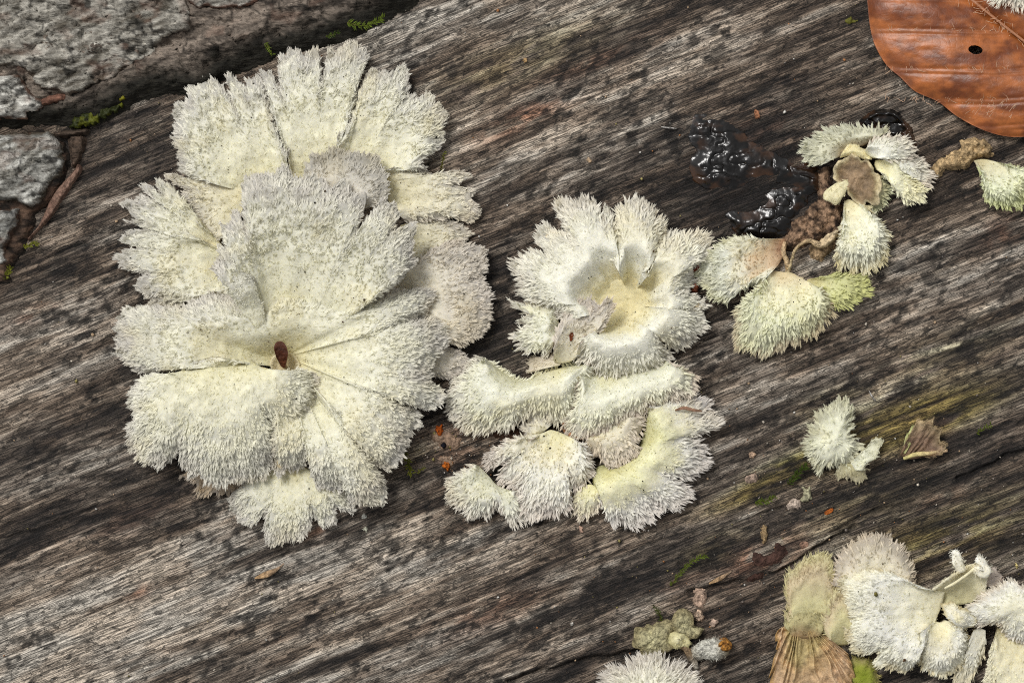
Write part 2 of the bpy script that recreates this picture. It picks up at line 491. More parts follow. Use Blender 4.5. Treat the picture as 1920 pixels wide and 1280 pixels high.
            bs.append((pos, nn, to, ta, sv, Lh, dr))
        nrim = int(rl / 5.0 * h['rim'])
        if nrim > 2:
            jj = rng.integers(0, NA - (0 if closed else 1), nrim)
            pos = G[-1, jj] + e1[-1, jj] * rng.random((nrim, 1)) - zz * rng.random((nrim, 1)) * th * 0.5
            to = o3[jj]; nn = N[-1, jj]; ta = norm(e1[-1, jj])
            Lh = h['L1'] * rng.uniform(0.7, 1.3, nrim)
            dr = norm(to + nn * rng.uniform(-0.1, 0.35, (nrim, 1)) + ta * rng.normal(size=(nrim, 1)) * 0.28)
            bs.append((pos, nn, to, ta, np.ones(nrim), Lh, dr))
        if back:
            nb_ = int(rl / 6.0)
            jj = rng.integers(0, NA - 1, nb_)
            pos = G[0, jj] + e1[0, jj] * rng.random((nb_, 1)) - zz * rng.random((nb_, 1)) * 4
            to = -o3[jj]; nn = np.tile(zz, (nb_, 1)); ta = norm(e1[0, jj])
            bs.append((pos, nn, to, ta, np.full(nb_, 0.7), h['L1'] * rng.uniform(0.5, 1.0, nb_), norm(to + nn * rng.uniform(0.2, 0.9, (nb_, 1)) + ta * rng.normal(size=(nb_, 1)) * 0.3)))
        pos, nn, to, ta, sv, Lh, dr = [np.concatenate(q, 0) for q in zip(*bs)]
        m = h['m']; n = len(pos) * m
        rp = lambda a: np.repeat(a, m, 0)
        tip = pos + dr * Lh[:, None]
        B_ = rp(pos) + rp(ta) * rng.normal(size=(n, 1)) * h['sig'] + rp(to) * rng.normal(size=(n, 1)) * h['sig'] - rp(nn) * 0.4
        Tp = rp(tip) + rng.normal(size=(n, 3)) * h['sig'] * 0.42
        D = Tp - B_; L = np.linalg.norm(D, axis=1) * rng.uniform(0.75, 1.1, n)
        B_[:, 2] = np.maximum(B_[:, 2], 0.5)
        D[:, 2] = np.where(B_[:, 2] < 4, np.abs(D[:, 2]), D[:, 2])
        nzh = fbm(B_[:, 0] / 30, B_[:, 1] / 30, seed + 8, 3) - 0.5
        ch = ramp(np.clip(rp(sv) + nzh * 0.28, 0, 1), cols)
        ch = ch * stain(B_[:, 0], B_[:, 1])
        br = rp(rng.uniform(0.88, 1.08, len(pos)))[:, None] * rng.uniform(0.93, 1.05, (n, 1))
        V, FF, CC, NN = hair_mesh('fuzz', B_, D, L, h['r'] * rng.uniform(0.75, 1.2, n) * (1 - 0.35 * rp(sst(h.get('felt', 0.0) + 0.1, h.get('felt', 0.0) - 0.15, sv))), np.minimum(ch * 0.98 * br, 0.92), np.minimum(ch * 1.08 * br, 0.94), rng, sn=norm(rp(nn) + np.array([0, 0, 0.6])))
        hm = build_mesh('fuzz', T.world(V), FF, CC, sn=NN)
        HAIRS[0] += n
        ho = bpy.data.objects.new('fuzz', hm); COL.objects.link(ho)
        ho['kind'] = 'stuff'
        if parent is None: ho.parent = ob if ob.parent else T.o
        else: ho.parent = ob.parent if ob.parent.parent else ob
        hm.materials.append(M_HAIR)
        ng = int(W.sum() / max(dn.mean(), 1e-3) * 0.0009) if grit else 0
        if ng > 4:
            idx = rng.choice(W.size, ng, p=(np.clip(area[:W.shape[0], :W.shape[1]], 0, None) / area[:W.shape[0], :W.shape[1]].sum()).ravel())
            ii, jj = np.divmod(idx, W.shape[1])
            c = G[ii, jj] + e1[ii, jj] * rng.random((ng, 1)) + e2[ii, jj] * rng.random((ng, 1)) + N[ii, jj] * (1.0 + 2.2 * s[ii])[:, None]
            rg = 0.35 + rng.gamma(1.2, 0.42, ng)
            tet = np.array([(1, 1, 1), (1, -1, -1), (-1, 1, -1), (-1, -1, 1)]) * 0.62
            Vg = (c[:, None] + tet[None] * rg[:, None, None] * rng.uniform(0.6, 1.4, (ng, 4, 1))).reshape(-1, 3)
            Fg = (np.array([(0, 1, 2), (0, 3, 1), (0, 2, 3), (1, 3, 2)])[None] + (np.arange(ng) * 4)[:, None, None]).reshape(-1, 3)
            cg = lin(np.array([(44, 38, 30), (70, 56, 38), (30, 28, 26), (96, 70, 44)]))[rng.integers(0, 4, ng)]
            gm_ = build_mesh('grit', T.world(Vg), [Fg], np.repeat(cg, 4, 0), False)
            go = bpy.data.objects.new('grit', gm_); COL.objects.link(go); go['kind'] = 'stuff'; go.parent = ho.parent
            gm_.materials.append(M_CRUST)
    return ob

def tube(T, pts, rad, cols=((0, (230, 225, 200)), (1, (230, 225, 200))), mat=None, name='stalk', seed=1, flat=1.0, rough=0.15, parent=None, hair=None, nseg=12, label=None, cap=True):
    """round or flattened tube through (x,y,h) photo points with radii"""
    P = np.array([(p[0] - 960, 640 - p[1], p[2]) for p in pts], float)
    rr = np.array(rad, float) if hasattr(rad, '__len__') else np.full(len(P), rad, float)
    Q = np.concatenate([P, rr[:, None]], 1)
    Lr = np.linalg.norm(np.diff(P, axis=0), axis=1).sum()
    n = max(10, int(Lr / 3))
    C, _ = crs(Q, n)
    c = C[:, :3]; r = C[:, 3]
    t = np.gradient(c, axis=0); t = norm(t)
    side = norm(np.cross(t, np.array([0, 0, 1.0]) + np.zeros_like(t)))
    up = np.cross(side, t)
    an = np.linspace(0, 2 * math.pi, nseg, endpoint=False)
    g = c[:, None] + (side[:, None] * np.cos(an)[None, :, None] + up[:, None] * np.sin(an)[None, :, None] * flat) * r[:, None, None]
    nz = fbm(np.arange(n)[:, None] / 5.0 + 0 * an[None], np.cos(an)[None] * 2 + np.sin(an)[None] * 1.3 + 0 * c[:, :1], seed, 3) - 0.5
    g = c[:, None] + (g - c[:, None]) * (1 + rough * 2 * nz)[..., None]
    A = np.concatenate([c[:1, None].repeat(nseg, 1) - t[:1, None] * r[0] * 0.4, g, c[-1:, None].repeat(nseg, 1) + t[-1:, None] * r[-1] * 0.4], 0)
    col = ramp(np.linspace(0, 1, n + 2)[:, None] + 0 * an[None], cols) * (1 + 0.3 * np.concatenate([nz[:1], nz, nz[-1:]], 0))[..., None]
    F = grid_faces(n + 2, nseg, False, True)
    me = build_mesh(name, T.world(A.reshape(-1, 3)), [F], col.reshape(-1, 3))
    ob = add(T, name, me, mat or M_CAP, parent)
    if label: ob['label'] = label
    if hair:
        rng = np.random.default_rng(seed + 99)
        m = int(Lr * np.mean(r) * 6.28 * hair['d1'] * 0.7)
        i = rng.integers(0, n, m); j = rng.integers(0, nseg, m)
        nn = norm(g[i, j] - c[i])
        B_ = g[i, j] + rng.normal(size=(m, 3)) * 1.0
        D = nn + t[i] * 0.5 + rng.normal(size=(m, 3)) * 0.25
        cc = ramp(i / n, cols)
        V, FF, CC, NN = hair_mesh('fuzz', B_, D, hair['L1'] * rng.uniform(0.5, 1.0, m), np.full(m, hair['r']), cc * 0.92, np.minimum(cc * 1.05, 0.9), rng, sn=nn)
        hm = build_mesh('fuzz', T.world(V), FF, CC, sn=NN)
        ho = bpy.data.objects.new('fuzz', hm); COL.objects.link(ho); ho['kind'] = 'stuff'
        ho.parent = ob; hm.materials.append(M_HAIR)
    return ob

def sdf(x, y, poly):
    P = np.array(poly, float); d = np.full(x.shape, 1e9); inside = np.zeros(x.shape, bool)
    for i in range(len(P)):
        a = P[i]; b = P[(i + 1) % len(P)]
        e = b - a; wx = x - a[0]; wy = y - a[1]
        t = np.clip((wx * e[0] + wy * e[1]) / max(e @ e, 1e-9), 0, 1)
        d = np.minimum(d, np.hypot(wx - e[0] * t, wy - e[1] * t))
        c = (a[1] > y) != (b[1] > y)
        inside ^= c & (x < (b[0] - a[0]) * (y - a[1]) / (b[1] - a[1] + 1e-12) + a[0])
    return np.where(inside, d, -d)

def patch(T, poly, H, edge, colf, mat, name='patch', step=3.0, ragged=(10, 25), lumps=((8, 30),), seed=1, z0=0.0, parent=None, kind=None, extra=None, label=None):
    """a lump or plate with a ragged outline, as a height field with falling edges sunk into what lies below"""
    P, _ = crs(np.array(poly, float), max(40, len(poly) * 8), True)
    x0, y0 = P.min(0) - 20; x1, y1 = P.max(0) + 20
    xs = np.arange(x0, x1, step); ys = np.arange(y0, y1, step)
    X, Y = np.meshgrid(xs, ys, indexing='ij')
    Xj = X + (vn(X / 7, Y / 7, seed + 40) - 0.5) * step * 0.8; Yj = Y + (vn(X / 7, Y / 7, seed + 41) - 0.5) * step * 0.8
    d = sdf(Xj, Yj, P)
    d = d + ragged[0] * 2 * (fbm(Xj / ragged[1], Yj / ragged[1], seed + 2, 4) - 0.5)
    mk = sst(0, edge, d)
    lum = 0
    for a, l in lumps: lum = lum + a * 2 * (fbm(Xj / l, Yj / l, seed + int(l), 4) - 0.5)
    h = z0 + H * mk + lum * sst(0, edge * 1.3, d)
    if extra is not None: h = h + extra(Xj, Yj, d) * mk
    h = np.where(d > 0, np.maximum(h, -2), -5 + np.clip(d, -10, 0) * 0.2)
    col = colf(Xj, Yj, d, h)
    keep = d > -step * 2.2
    kc = keep[:-1, :-1] | keep[1:, :-1] | keep[:-1, 1:] | keep[1:, 1:]
    F = grid_faces(*X.shape)[kc.ravel()]
    us = np.unique(F); mp = np.full(X.size, -1); mp[us] = np.arange(len(us))
    V = np.stack([Xj.ravel() - 960, 640 - Yj.ravel(), h.ravel()], -1)[us]
    me = build_mesh(name, T.world(V), [mp[F]], col.reshape(-1, 3)[us])
    ob = add(T, name, me, mat, parent, kind)
    if label: ob['label'] = label
    return ob

# ------------------------------------------------------------------ ground and log
gm = build_mesh('ground', np.array([(-60, -60, 0), (60, -60, 0), (60, 60, 0), (-60, 60, 0)], float), [np.array([[0, 1, 2, 3]])],
                np.tile(lin((92, 74, 54)), (4, 1)), False)
ground = bpy.data.objects.new('ground', gm); COL.objects.link(ground)
ground.location = (0, 0, -2 * LOG_R + 0.03); ground['kind'] = 'structure'; gm.materials.append(M_SOIL)

def spaced(dense, step, end, grow=1.22):
    a = list(np.arange(0, dense, step)); s = step
    while a[-1] < end:
        s *= grow; a.append(a[-1] + s)
    a[-1] = end
    a = np.array(a)
    return np.concatenate([-a[:0:-1], a])

# stains of the weathered wood: (x, y, radius along grain, radius across, tone change)
TONES = [(1380, 300, 110, 70, -.30), (1450, 390, 90, 50, -.28), (1640, 250, 70, 40, -.2), (180, 1120, 420, 130, .30), (60, 1240, 300, 90, .26), (560, 1110, 300, 80, .20), (820, 1060, 200, 70, .20), (700, 60, 260, 60, .16), (830, 60, 220, 50, .16),
         (1300, 110, 160, 25, .20), (1080, 230, 200, 60, .10), (880, 260, 150, 60, .06), (1010, 310, 160, 40, .10), (1420, 680, 160, 60, .12), (1600, 560, 220, 60, .13),
         (1640, 480, 200, 60, .10), (1420, 720, 140, 40, .10), (1790, 530, 120, 40, .10), (80, 650, 160, 60, .10), (150, 560, 160, 40, .06), (1700, 770, 120, 30, .12), (700, 1160, 180, 50, .14),
         (100, 900, 240, 90, -.16), (300, 960, 200, 50, -.14), (60, 1010, 200, 40, -.15), (200, 260, 130, 70, -.22), (260, 320, 120, 45, -.14), (880, 560, 90, 90, -.18), (930, 640, 70, 80, -.20),
         (930, 450, 90, 60, -.10), (1500, 110, 260, 70, -.14), (1560, 170, 240, 50, -.16), (1350, 330, 130, 80, -.16), (1480, 360, 140, 70, -.22), (1850, 750, 200, 50, -.14),
         (1880, 640, 120, 60, -.10), (1250, 1040, 150, 50, -.15), (1180, 1100, 120, 40, -.12), (1380, 1130, 150, 60, -.16), (1650, 950, 260, 60, -.14), (1850, 960, 200, 90, -.12), (1700, 1000, 260, 40, -.10),
         (960, 1230, 260, 50, -.10), (1080, 1270, 200, 30, -.12), (1160, 560, 260, 190, -.12), (560, 560, 300, 300, -.1), (850, 810, 70, 60, -.10), (780, 760, 60, 60, -.16), (1620, 880, 180, 30, -.14), (1700, 320, 200, 50, -.08), (1430, 900, 120, 25, -.12), (420, 1060, 110, 22, -.10)]
OLIVE = [(1680, 800, 150, 42, .85), (1790, 770, 100, 26, .6), (1480, 880, 80, 20, .8), (1400, 930, 80, 16, .5), (1830, 1000, 160, 60, .35), (1560, 760, 60, 25, .3), (980, 110, 160, 40, .25),
         (1340, 1030, 60, 25, .35), (1700, 1020, 140, 30, .35), (1620, 950, 120, 40, .25), (760, 860, 50, 20, .2), (1780, 660, 120, 40, .2)]
RUST = [(1430, 1050, 60, 30, .75), (1290, 1090, 70, 14, .25), (1000, 210, 60, 22, .45), (1120, 110, 110, 18, .35), (1890, 435, 50, 26, .5), (950, 240, 60, 18, .3), (60, 590, 40, 12, .4), (600, 985, 40, 18, .5),
        (920, 1150, 90, 26, .3), (1420, 250, 80, 40, .35), (250, 970, 80, 25, .25), (1760, 790, 70, 25, .2), (260, 1110, 20, 12, .4), (1770, 935, 50, 20, .3), (1060, 770, 100, 60, .3), (860, 830, 60, 40, .25)]
CRACKS = [([(955, 1280), (1050, 1250), (1130, 1235), (1190, 1224), (1250, 1205), (1300, 1190)], 5, 16), ([(1290, 1110), (1360, 1100), (1420, 1085), (1480, 1072)], 4, 10),
          ([(1470, 1070), (1510, 1045), (1560, 1015), (1605, 990)], 4, 12), ([(1800, 900), (1850, 880), (1890, 858), (1930, 845)], 4, 12), ([(1560, 1000), (1640, 960), (1720, 940)], 2.5, 7),
          ([(0, 1012), (90, 985), (180, 948)], 2.5, 6), ([(90, 480), (180, 440), (230, 425)], 2.5, 6), ([(1380, 980), (1460, 955), (1550, 925)], 2, 6), ([(1320, 640), (1420, 610), (1480, 585)], 2, 5)]

def wood_fields(u, v):
    """u along the grain, v across, metres -> (height px, colour)"""
    X = 960 + (u * CG - v * SG) / U; Y = 640 - (u * SG + v * CG) / U
    a = u / U; b = v / U
    b = b + 26 * (fbm(a / 320, b / 260, 21, 2) - 0.5) + 5 * (fbm(a / 70, b / 40, 22, 2) - 0.5)
    f1 = fbm(a / 70, b / 8.5, 31, 2)
    f2 = fbm(a / 20, b / 5.0, 32, 2)
    f3 = fbm(a / 190, b / 22, 33, 3)
    fl = fbm(a / 24 + 0.3, b / 8.5, 34, 2)                 # dark lens-shaped pores
    fleck = sst(0.56, 0.70, fl)
    blot = sst(0.58, 0.66, fbm(a / 22, b / 13, 35, 3)) * sst(0.36, 0.58, fbm(a / 150, b / 110, 36, 2))
    big = fbm(a / 420, b / 90, 37, 3)
    tone = 0.60 + 0.42 * (big - 0.5) + 0.6 * (f1 - 0.5) + 0.25 * (f2 - 0.5) + 0.95 * (f3 - 0.5)
    def blob(lst):
        r = 0.0
        for (x, y, ru, rv, w) in lst:
            dx = X - x; dy = -(Y - y)
            r = r + w * np.exp(-((dx * CG + dy * SG) / ru) ** 2 - ((-dx * SG + dy * CG) / rv) ** 2)
        return r
    near = (np.abs(X - 960) < 1500) & (np.abs(Y - 640) < 1200)
    tone = tone + np.where(near, blob(TONES), 0) * (0.75 + 0.9 * f3)
    tone = np.clip(tone, 0, 1)
    col = ramp(tone, [(0, (34, 29, 27)), (0.22, (62, 55, 50)), (0.45, (102, 91, 81)), (0.7, (156, 144, 131)), (1, (206, 197, 184))])
    hue = fbm(a / 130, b / 36, 38, 3)
    col = col * mixc(np.array([1.035, 0.985, 0.94]) + 0 * col, np.array([0.97, 0.995, 1.02]) + 0 * col, sst(0.35, 0.65, hue))
    ol = np.clip(np.where(near, blob(OLIVE), 0) * sst(0.25, 0.55, 0.5 * f1 + 0.5 * fbm(a / 50, b / 18, 39, 3)) * 1.7, 0, 1)
    col = mixc(col, col * np.array([1.10, 1.08, 0.46]) + 0.012, ol)
    ru = np.clip(np.where(near, blob(RUST), 0) * sst(0.3, 0.6, fbm(a / 40, b / 16, 40, 3)) * 1.6, 0, 1)
    col = mixc(col, col * np.array([1.35, 0.85, 0.66]) + 0.008, ru)
    col = mixc(col, col * 0.35 + 0.004, np.clip(fleck * 0.4, 0, 1))
    col = mixc(col, np.array(lin((30, 27, 26))) + 0 * col, np.clip(blot * 0.78, 0, 1))
    col = col * np.array([1.11, 1.09, 1.06])
    h = 4.0 * (f1 - 0.5) + 1.5 * (f2 - 0.5) + 7 * (f3 - 0.5) - 2.2 * fleck
    cr = 0.0
    for pts, w, dp in CRACKS:
        P = np.array(pts, float); d = np.full(X.shape, 1e9)
        bx = (X > P[:, 0].min() - 40) & (X < P[:, 0].max() + 40) & (Y > P[:, 1].min() - 40) & (Y < P[:, 1].max() + 40)
        if not bx.any(): continue
        xs = X[bx] + 5 * (fbm(X[bx] / 18, Y[bx] / 18, 51, 2) - 0.5); ys = Y[bx] + 9 * (fbm(X[bx] / 22, Y[bx] / 22, 52, 2) - 0.5); dd = np.full(xs.shape, 1e9)
        for i in range(len(P) - 1):
            e = P[i + 1] - P[i]; t = np.clip(((xs - P[i, 0]) * e[0] + (ys - P[i, 1]) * e[1]) / (e @ e), 0, 1)
            dd = np.minimum(dd, np.hypot(xs - P[i, 0] - e[0] * t, ys - P[i, 1] - e[1] * t))
        d[bx] = dd
        g = np.exp(-(d / w) ** 2)
        h = h - dp * g
        col = mixc(col, col * 0.45, g)
    return h, col

uu = spaced(0.120, 0.00055, 0.85)
vv = spaced(0.102, 0.0003, math.pi * LOG_R)[:-1]
UG, VG = np.meshgrid(uu, vv, indexing='ij')
HH, WC = wood_fields(UG, VG)
fade = sst(0.30, 0.14, np.abs(VG)) * sst(0.40, 0.15, np.abs(UG))
# arc position is chosen so that the plan position across the log equals VG near the top
phi = np.where(np.abs(VG) < 0.3, np.arcsin(np.clip(VG / LOG_R, -1, 1)), 0)
edge_phi = math.asin(0.3 / LOG_R)
far = np.abs(VG) >= 0.3
phi = np.where(far, np.sign(VG) * (edge_phi + (np.abs(VG) - 0.3) / (math.pi * LOG_R - 0.3) * (math.pi - edge_phi)), phi)
rad = LOG_R + und(UG, VG) + HH * U * (0.3 + 0.7 * fade) + (1 - fade) * (fbm(UG / 0.2, VG / 0.1, 61, 3) - 0.5) * 0.012
LV = np.stack([UG, rad * np.sin(phi), rad * np.cos(phi) - LOG_R], -1)
nu, nv = UG.shape
LF = grid_faces(nu, nv, False, True)
LOG = Thing('fallen_log', 'weathered grey brown fallen log whose bare wood grain fills the picture under the fungi', 'log', (960, 640), 0)
LOG.o.location = (0, 0, 0); LOG.loc = np.zeros(3); LOG.k = 1.0
wm = build_mesh('wood', LV.reshape(-1, 3), [LF, list(range(nv))[::-1], list(range((nu - 1) * nv, nu * nv))], WC.reshape(-1, 3))
wood = add(LOG, 'wood', wm, M_WOOD)
wood.rotation_euler = (0, 0, GRAIN)

# ------------------------------------------------------------------ bark left on the upper left corner
def bark_col(light, dark, edge_c, ew, seed):
    def f(x, y, d, h):
        n = fbm(x / 60, y / 34, seed, 4); n2 = fbm((x - y * .4) / 30, (y + x * .4) / 8, seed + 1, 3)
        rd = 1 - np.abs(fbm(x / 70 + y / 160, y / 38 - x / 160, seed + 2, 3) - 0.5) * 2
        c = mixc(lin(dark) + 0 * x[..., None], lin(light) + 0 * x[..., None], np.clip(0.6 + 1.3 * (n - 0.5) + 2.0 * (n2 - 0.5), 0, 1))
        lv = flaky(x, y)[1]
        c = c * (0.6 + 0.7 * _hash(lv, lv * 0, seed))[..., None]
        c = mixc(c, c * 0.22, sst(0.91, 0.975, rd))
        c = mixc(c, lin((108, 80, 66)) + 0 * c, sst(0.64, 0.76, fbm(x / 45, y / 30, seed + 5, 3)) * 0.35)
        t = sst(ew, ew * 0.35, d + 14 * (n2 - 0.5))
        return mixc(c, lin(edge_c) * (0.5 + n2)[..., None], t)
    return f
GREY_L, GREY_D = (170, 166, 156), (80, 75, 66)
def flaky(x, y):         # weathered bark comes off in thin layers
    n = fbm((x - y * .4) / 110, (y + x * .4) / 30, 75, 4) * 10
    f = np.floor(n); t = n - f
    return f + sst(0.55, 0.95, t), f
def crackle(x, y, d):
    r = 1 - np.abs(fbm(x / 70 + y / 160, y / 38 - x / 160, 71, 3) - 0.5) * 2
    r2 = 1 - np.abs(fbm(x / 13, y / 9, 72, 3) - 0.5) * 2
    return -9 * sst(0.90, 0.99, r) - 4 * sst(0.85, 0.98, r2) + 5.5 * (flaky(x, y)[0] - 4.5)
patch(LOG, [(-420, -420), (980, -420), (880, -80), (785, 2), (705, 48), (625, 82), (520, 106), (450, 136), (400, 160), (382, 186), (330, 176), (270, 186), (235, 200), (200, 226), (150, 240), (60, 234), (0, 240), (-420, 250)],
      34, 34, bark_col((140, 128, 116), (58, 51, 45), (34, 32, 26), 80, 101), M_BARK, 'bark_layer', 4, (9, 26), ((9, 40), (5, 12)), 101, extra=crackle)
patch(LOG, [(-420, -420), (330, -420), (336, -60), (346, 0), (356, 40), (345, 60), (300, 74), (285, 104), (250, 112), (215, 138), (160, 158), (124, 190), (112, 166), (84, 174), (62, 150), (45, 132), (0, 122), (-420, 110)],
      16, 7, bark_col(GREY_L, GREY_D, (92, 80, 68), 6, 111), M_BARK, 'bark_plate', 3.2, (8, 22), ((12, 60), (4, 14)), 111, z0=30, extra=crackle)
patch(LOG, [(-420, 150), (0, 136), (38, 146), (58, 176), (84, 188), (78, 202), (40, 214), (0, 222), (-420, 232)],
      24, 10, bark_col((196, 194, 186), (104, 100, 92), (104, 80, 66), 8, 121), M_BARK, 'bark_plate', 3, (5, 16), ((8, 30), (7, 12)), 121, z0=30, extra=crackle)
patch(LOG, [(345, -420), (342, -60), (350, 2), (395, 12), (440, 8), (482, 1), (500, -60), (520, -420)],
      18, 9, bark_col((184, 180, 170), (96, 90, 82), (90, 66, 54), 7, 131), M_BARK, 'bark_plate', 3, (5, 16), ((6, 30), (5, 12)), 131, z0=32, extra=crackle)
patch(LOG, [(-420, 270), (0, 250), (60, 240), (104, 250), (128, 290), (124, 325), (110, 355), (88, 388), (62, 402), (62, 430), (40, 470), (16, 512), (-10, 535), (-420, 570)],
      16, 16, bark_col((96, 76, 62), (44, 36, 30), (34, 29, 24), 10, 141), M_BARK, 'bark_layer', 3.5, (7, 18), ((6, 26), (4, 10)), 141)
patch(LOG, [(-420, 262), (0, 250), (58, 243), (98, 252), (118, 290), (114, 322), (92, 348), (80, 378), (40, 388), (0, 378), (-420, 400)],
      30, 11, bark_col((188, 187, 180), (96, 93, 85), (86, 78, 66), 8, 151), M_BARK, 'bark_plate', 3, (6, 18), ((9, 40), (8, 13)), 151, z0=14, extra=crackle)
patch(LOG, [(-420, 412), (0, 390), (30, 394), (36, 410), (20, 440), (8, 476), (-6, 500), (-420, 540)],
      28, 9, bark_col((200, 200, 194), (104, 102, 96), (96, 74, 60), 7, 161), M_BARK, 'bark_plate', 3, (4, 14), ((7, 30), (7, 12)), 161, z0=12, extra=crackle)
def plain(c, v=0.5, seed=3, l=14):
    def f(x, y, d, h):
        return lin(c) * (1 - v / 2 + v * fbm(x / l, y / l, seed, 3))[..., None]
    return f
patch(LOG, [(124, 252), (148, 250), (157, 262), (152, 290), (144, 308), (132, 312), (126, 290)], 20, 8, plain((80, 66, 55), 1.4, 5, 5), M_BARK, 'bark_chip', 2, (3, 8), ((6, 10),), 171)
patch(LOG, [(96, 246), (128, 240), (158, 238), (160, 250), (130, 256), (104, 256)], 24, 8, plain((76, 64, 54), 1.4, 6, 5), M_BARK, 'bark_chip', 2, (3, 8), ((5, 10),), 172)
patch(LOG, [(70, 186), (92, 176), (118, 172), (120, 188), (96, 194), (76, 200)], 14, 6, plain((108, 76, 62), 1.3, 6, 6), M_BARK, 'bark_chip', 2, (3, 8), ((6, 8),), 173, z0=30, label='reddish flake of inner bark in the crack between the grey plates')

T = single('bark_splinter', 'thin red brown sliver of inner bark hanging off the lower grey bark plate', 'splinter', (105, 380), 15)
patch(T, [(142, 306), (150, 309), (152, 320), (138, 342), (116, 376), (98, 404), (80, 424), (56, 449), (51, 446), (70, 424), (82, 398), (92, 374), (108, 350), (128, 328), (138, 316)],
      17, 4, lambda x, y, d, h: mixc(lin((150, 122, 106)) + 0 * x[..., None], lin((108, 82, 70)) + 0 * x[..., None], fbm(x / 20 + y / 20, (x - y) / 6, 8, 2)), M_CRUST, 'bark_splinter', 1.6, (0.8, 8), ((2, 14),), 181)

# ------------------------------------------------------------------ beech leaf
def leaf():
    T = Thing('beech_leaf', 'large orange brown dead beech leaf with one round hole, in the upper right corner', 'leaf', (1800, 80), 25)
    mid = [(1610, -190), (1700, -105), (1800, -20), (1860, 30), (1925, 82), (2010, 150), (2085, 205)]
    low = [(1606, -186), (1616, -110), (1624, -40), (1628, 0), (1632, 42), (1641, 82), (1662, 120), (1690, 146), (1716, 171), (1760, 191), (1792, 216), (1832, 239), (1872, 253), (1908, 257), (1950, 252), (2010, 240), (2084, 208)]
    upp = [(1614, -194), (1720, -190), (1830, -165), (1930, -110), (2010, -30), (2060, 60), (2085, 140), (2088, 202)]
    def half(rim, sgn, NAl, NSl):
        Mp, _ = crs(np.array(mid, float), NAl); Rp, _ = crs(np.array(rim, float), NAl)
        s = np.linspace(0, 1, NSl)[:, None]
        XY = Mp[None] + (Rp - Mp)[None] * s[..., None]
        return XY, s
    obs = []
    def vein_h(XY, s):
        x = XY[..., 0]; y = XY[..., 1]
        # secondary veins: gently bowed lines crossing the frame left to right
        fy = np.interp(x, [1600, 1680, 1760, 1860, 1920, 2100], [0, 0, 3, 6, 2, -30])
        yy = y - fy
        lines = np.array([-140, -70, -5, 58, 132, 186, 236, 280])
        d = np.min(np.abs(yy[..., None] - lines), -1)
        k = np.searchsorted(lines, yy.ravel()).reshape(yy.shape)
        lo = lines[np.clip(k - 1, 0, 7)]; hi = lines[np.clip(k, 0, 7)]
        w = np.maximum(hi - lo, 1); t = np.clip((yy - lo) / w, 0, 1)
        puff = np.sin(np.pi * t) * np.minimum(w, 70) / 70
        ridge = np.exp(-(d / 2.6) ** 2)
        return puff * 3.0 + ridge * 0.7 - 1.2 * np.exp(-((d - 5) / 3) ** 2), ridge
    parts = []
    for rim, sgn in ((low, 1), (upp, -1)):
        NAl, NSl = (270, 130) if sgn > 0 else (110, 50)
        XY, s = half(rim, sgn, NAl, NSl)
        vh, rg = vein_h(XY, s)
        x, y = XY[..., 0], XY[..., 1]
        body = 26 + 16 * np.sin(np.pi * np.clip(s, 0, 1) * 0.9) - 15 * s ** 3 + 8 * (fbm(x / 90, y / 90, 301, 2) - 0.5)
        body = body + 16 * np.exp(-((x - 1640) / 30) ** 2) * 0 - 6 * np.exp(-(s / 0.04) ** 2)
        h = body + vh * np.clip(s * 6, 0, 1) * np.clip((1 - s) * 9, 0.15, 1) + 2.5 * (fbm(x / 30, y / 14, 302, 4) - 0.5) + 7 * (fbm(x / 120, y / 50, 305, 2) - 0.5)
        n = fbm(x / 50, y / 22, 303, 3); n2 = fbm(x / 14, y / 10, 304, 3)
        c = mixc(lin((118, 58, 18)) + 0 * XY[..., :1], lin((172, 98, 44)) + 0 * XY[..., :1], np.clip(0.5 + 2.4 * (n - 0.5) + 0.9 * (n2 - 0.5), 0, 1))
        c = mixc(c, lin((172, 108, 70)) + 0 * c, np.clip(rg * 0.3, 0, 1))
        parts.append((XY, h, c))
    top = []; faces = []; cols = []; off = 0
    for (XY, h, c), sgn in zip(parts, (1, -1)):
        x, y = XY[..., 0].copy(), XY[..., 1].copy()
        n, m = x.shape
        hx, hy, ra, rb, rot = 1827, 95, 13.5, 8.2, math.radians(8)
        dx, dy = x - hx, y - hy
        a = (dx * math.cos(rot) + dy * math.sin(rot)) / ra; b = (-dx * math.sin(rot) + dy * math.cos(rot)) / rb
        rr = np.hypot(a, b)
        inn = rr < 1.0
        edge = inn & ~(np.roll(inn, 1, 0) & np.roll(inn, -1, 0) & np.roll(inn, 1, 1) & np.roll(inn, -1, 1))
        sc = np.where(edge, 1.0 / np.maximum(rr, 0.3), 1.0)
        x = np.where(edge, hx + dx * sc, x); y = np.where(edge, hy + dy * sc, y)
        hole = inn & ~edge
        F = grid_faces(n, m)
        F = F[~np.any(hole.ravel()[F], 1)]
        allin = inn.ravel()[F].all(1); F = F[~allin]
        for z, fl in ((0.0, False), (-2.6, True)):
            top.append(np.stack([x.ravel() - 960, 640 - y.ravel(), h.ravel() + z], -1))
            f2 = F + off
            faces.append(f2 if (fl == (sgn > 0)) else f2[:, ::-1])
            cols.append(c.reshape(-1, 3) * (1.0 if z == 0 else 0.8)); off += n * m
        # edge band joining the two skins along the margin
        i = (n - 1) * m + np.arange(m - 1)
        o1 = off - 2 * n * m; o2 = off - n * m
        faces.append(np.stack([o1 + i, o1 + i + 1, o2 + i + 1, o2 + i], -1))
    me = build_mesh('blade', T.world(np.vstack(top)), faces, np.vstack(cols))
    bl = add(T, 'blade', me, M_LEAF)
